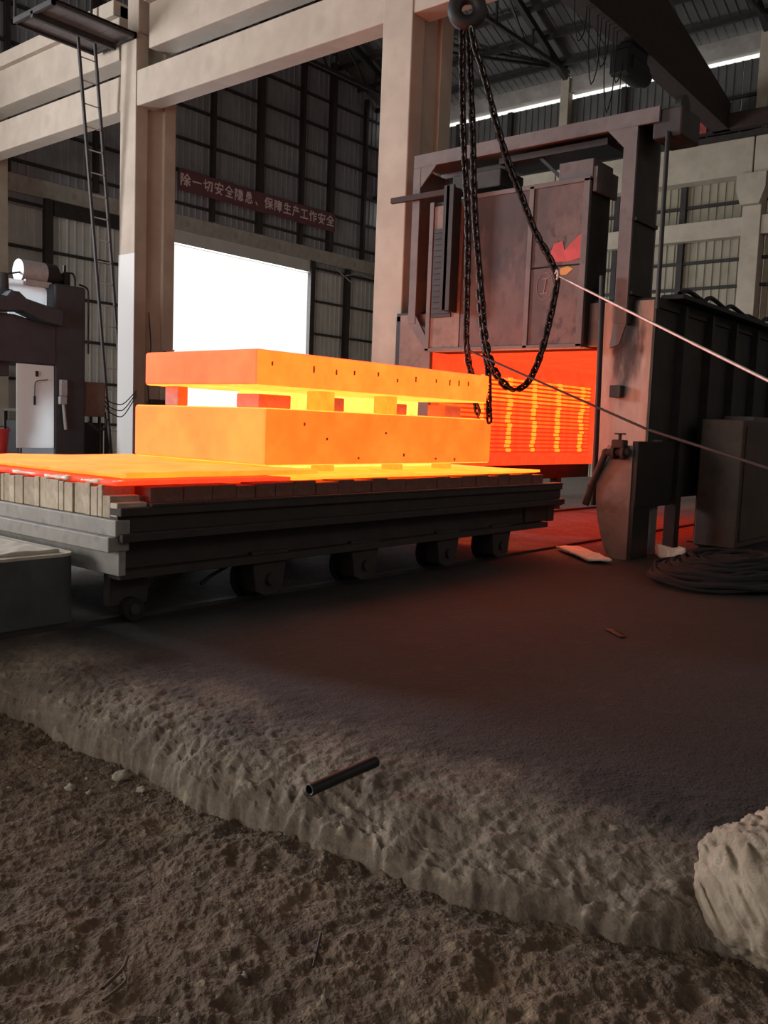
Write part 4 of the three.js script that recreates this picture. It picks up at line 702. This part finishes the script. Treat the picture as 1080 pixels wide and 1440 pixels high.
// ---------------------------------------------------------------- foreground: pipe piece, boulder, nail, sticks, stones
{
  const p = thing('pipe_piece', 'short rusty dark pipe piece lying on the concrete edge', 'pipe');
  const a = V(2.545, 0.005, -2.455), b = V(2.925, 0.03, -2.43);
  const c = new THREE.LatheGeometry([[0.016, 0], [0.025, 0], [0.026, 0.01], [0.025, 0.2], [0.026, 0.37], [0.025, 0.385], [0.016, 0.385], [0.016, 0]].map(([r, y]) => new THREE.Vector2(r, y)), 24);
  const g = rough(c, 0.002, 40, 95); const o = part('tube', g, M.steelBlack, p); o.position.copy(a); o.quaternion.setFromUnitVectors(V(0, 1, 0), b.clone().sub(a).normalize());
  const bo = new THREE.IcosahedronGeometry(1, 40).scale(0.41, 0.25, 0.34).translate(3.36, -0.11, -0.79);
  tag(part('boulder', rough(rough(rough(bo, 0.08, 3, 96), 0.05, 7, 98), 0.025, 24, 97), M.boulder), 'rough pale lump of broken concrete at the right edge', 'boulder');
  const hy = (x, z) => M.dirtHeight(x, z);
  tag(part('nail', rod(V(2.13, hy(2.13, -1.98) + 0.01, -1.98), V(1.98, hy(1.98, -1.87) + 0.012, -1.87), 0.006, 8, 0.004), M.steelBlack), 'thin dark steel spike lying alone on the earth', 'spike');
  const st = thing('twig', 'small dark forked twig on the earth below the slab edge', 'twig');
  const y0 = hy(1.68, -2.3); part('stem', [tube([V(1.62, y0 + 0.01, -2.36), V(1.56, y0 + 0.02, -2.3), V(1.47, y0 + 0.012, -2.27)], 0.006, 10, 6), tube([V(1.56, y0 + 0.018, -2.3), V(1.53, y0 + 0.02, -2.24), V(1.44, y0 + 0.012, -2.22)], 0.005, 10, 6)], M.wood, st);
  // stones one by one
  const geos = [0, 1, 2, 3, 4].map((i) => uvm(rough(new THREE.IcosahedronGeometry(1, 3).scale(1, 0.55, 0.7), 0.55, 1.7, 100 + i)));
  const spots = [[2.44, -3.62, 0.045, 'largest pale stone at the foot of the concrete edge, left'], [2.43, -3.44, 0.028, 'flat pale stone right of the largest stone'], [2.36, -3.56, 0.02, 'small pale stone just before the largest stone'], [2.19, -3.66, 0.028, 'grey stone alone on the earth at the left'], [2.24, -3.58, 0.017, 'small dark stone beside the lone grey one']];
  for (const [x, z, s, l] of spots) { const o = partRaw('stone', geos[Math.floor(rnd() * 5)], M.stone); o.scale.setScalar(s); o.position.set(x, hy(x, z) + s * 0.25, z); o.rotation.y = rr(0, 6); tag(o, l, 'stone'); }
  for (let i = 0; i < 34; i++) { const x = rr(1.5, 2.6), z = rr(-4.2, -1.2); if (x > edgeX(z) - 0.05) continue; const s = rr(0.006, 0.014), o = partRaw('stone', geos[i % 5], M.stone); o.scale.setScalar(s); o.position.set(x, hy(x, z) + s * 0.2, z); o.rotation.set(rr(0, 1), rr(0, 6), 0); tag(o, 'small stone scattered on the brown earth', 'stone', 'small stones scattered on the earth'); }
  const grit = new THREE.InstancedMesh(geos[1], M.stone, 2600), mm = new THREE.Matrix4(), col = new THREE.Color(); grit.name = 'gravel'; grit.userData = { kind: 'stuff', label: 'fine grit strewn over the earth', category: 'gravel' };
  for (let i = 0; i < 2600; i++) { const z = rr(-5, -0.7), nearEdge = rnd() < 0.35, x = nearEdge ? edgeX(z) - 0.02 - 0.18 * rnd() * rnd() : rr(1.1, 2.7), s = 0.0022 + 0.005 * Math.pow(rnd(), 3); const xx = Math.min(x, edgeX(z) - 0.02); mm.compose(V(xx, hy(xx, z) + s * 0.2, z), new THREE.Quaternion().setFromEuler(new THREE.Euler(rr(0, 3), rr(0, 6), 0)), V(s, s, s)); grit.setMatrixAt(i, mm); const b = rr(0.4, 1); grit.setColorAt(i, col.setRGB(b, b * 0.95, b * 0.88)); }
  grit.castShadow = grit.receiveShadow = true; scene.add(grit);
}

scene.traverse((o) => { if (o.isMesh) o.castShadow = o.receiveShadow = true; });
renderer.render(scene, camera);
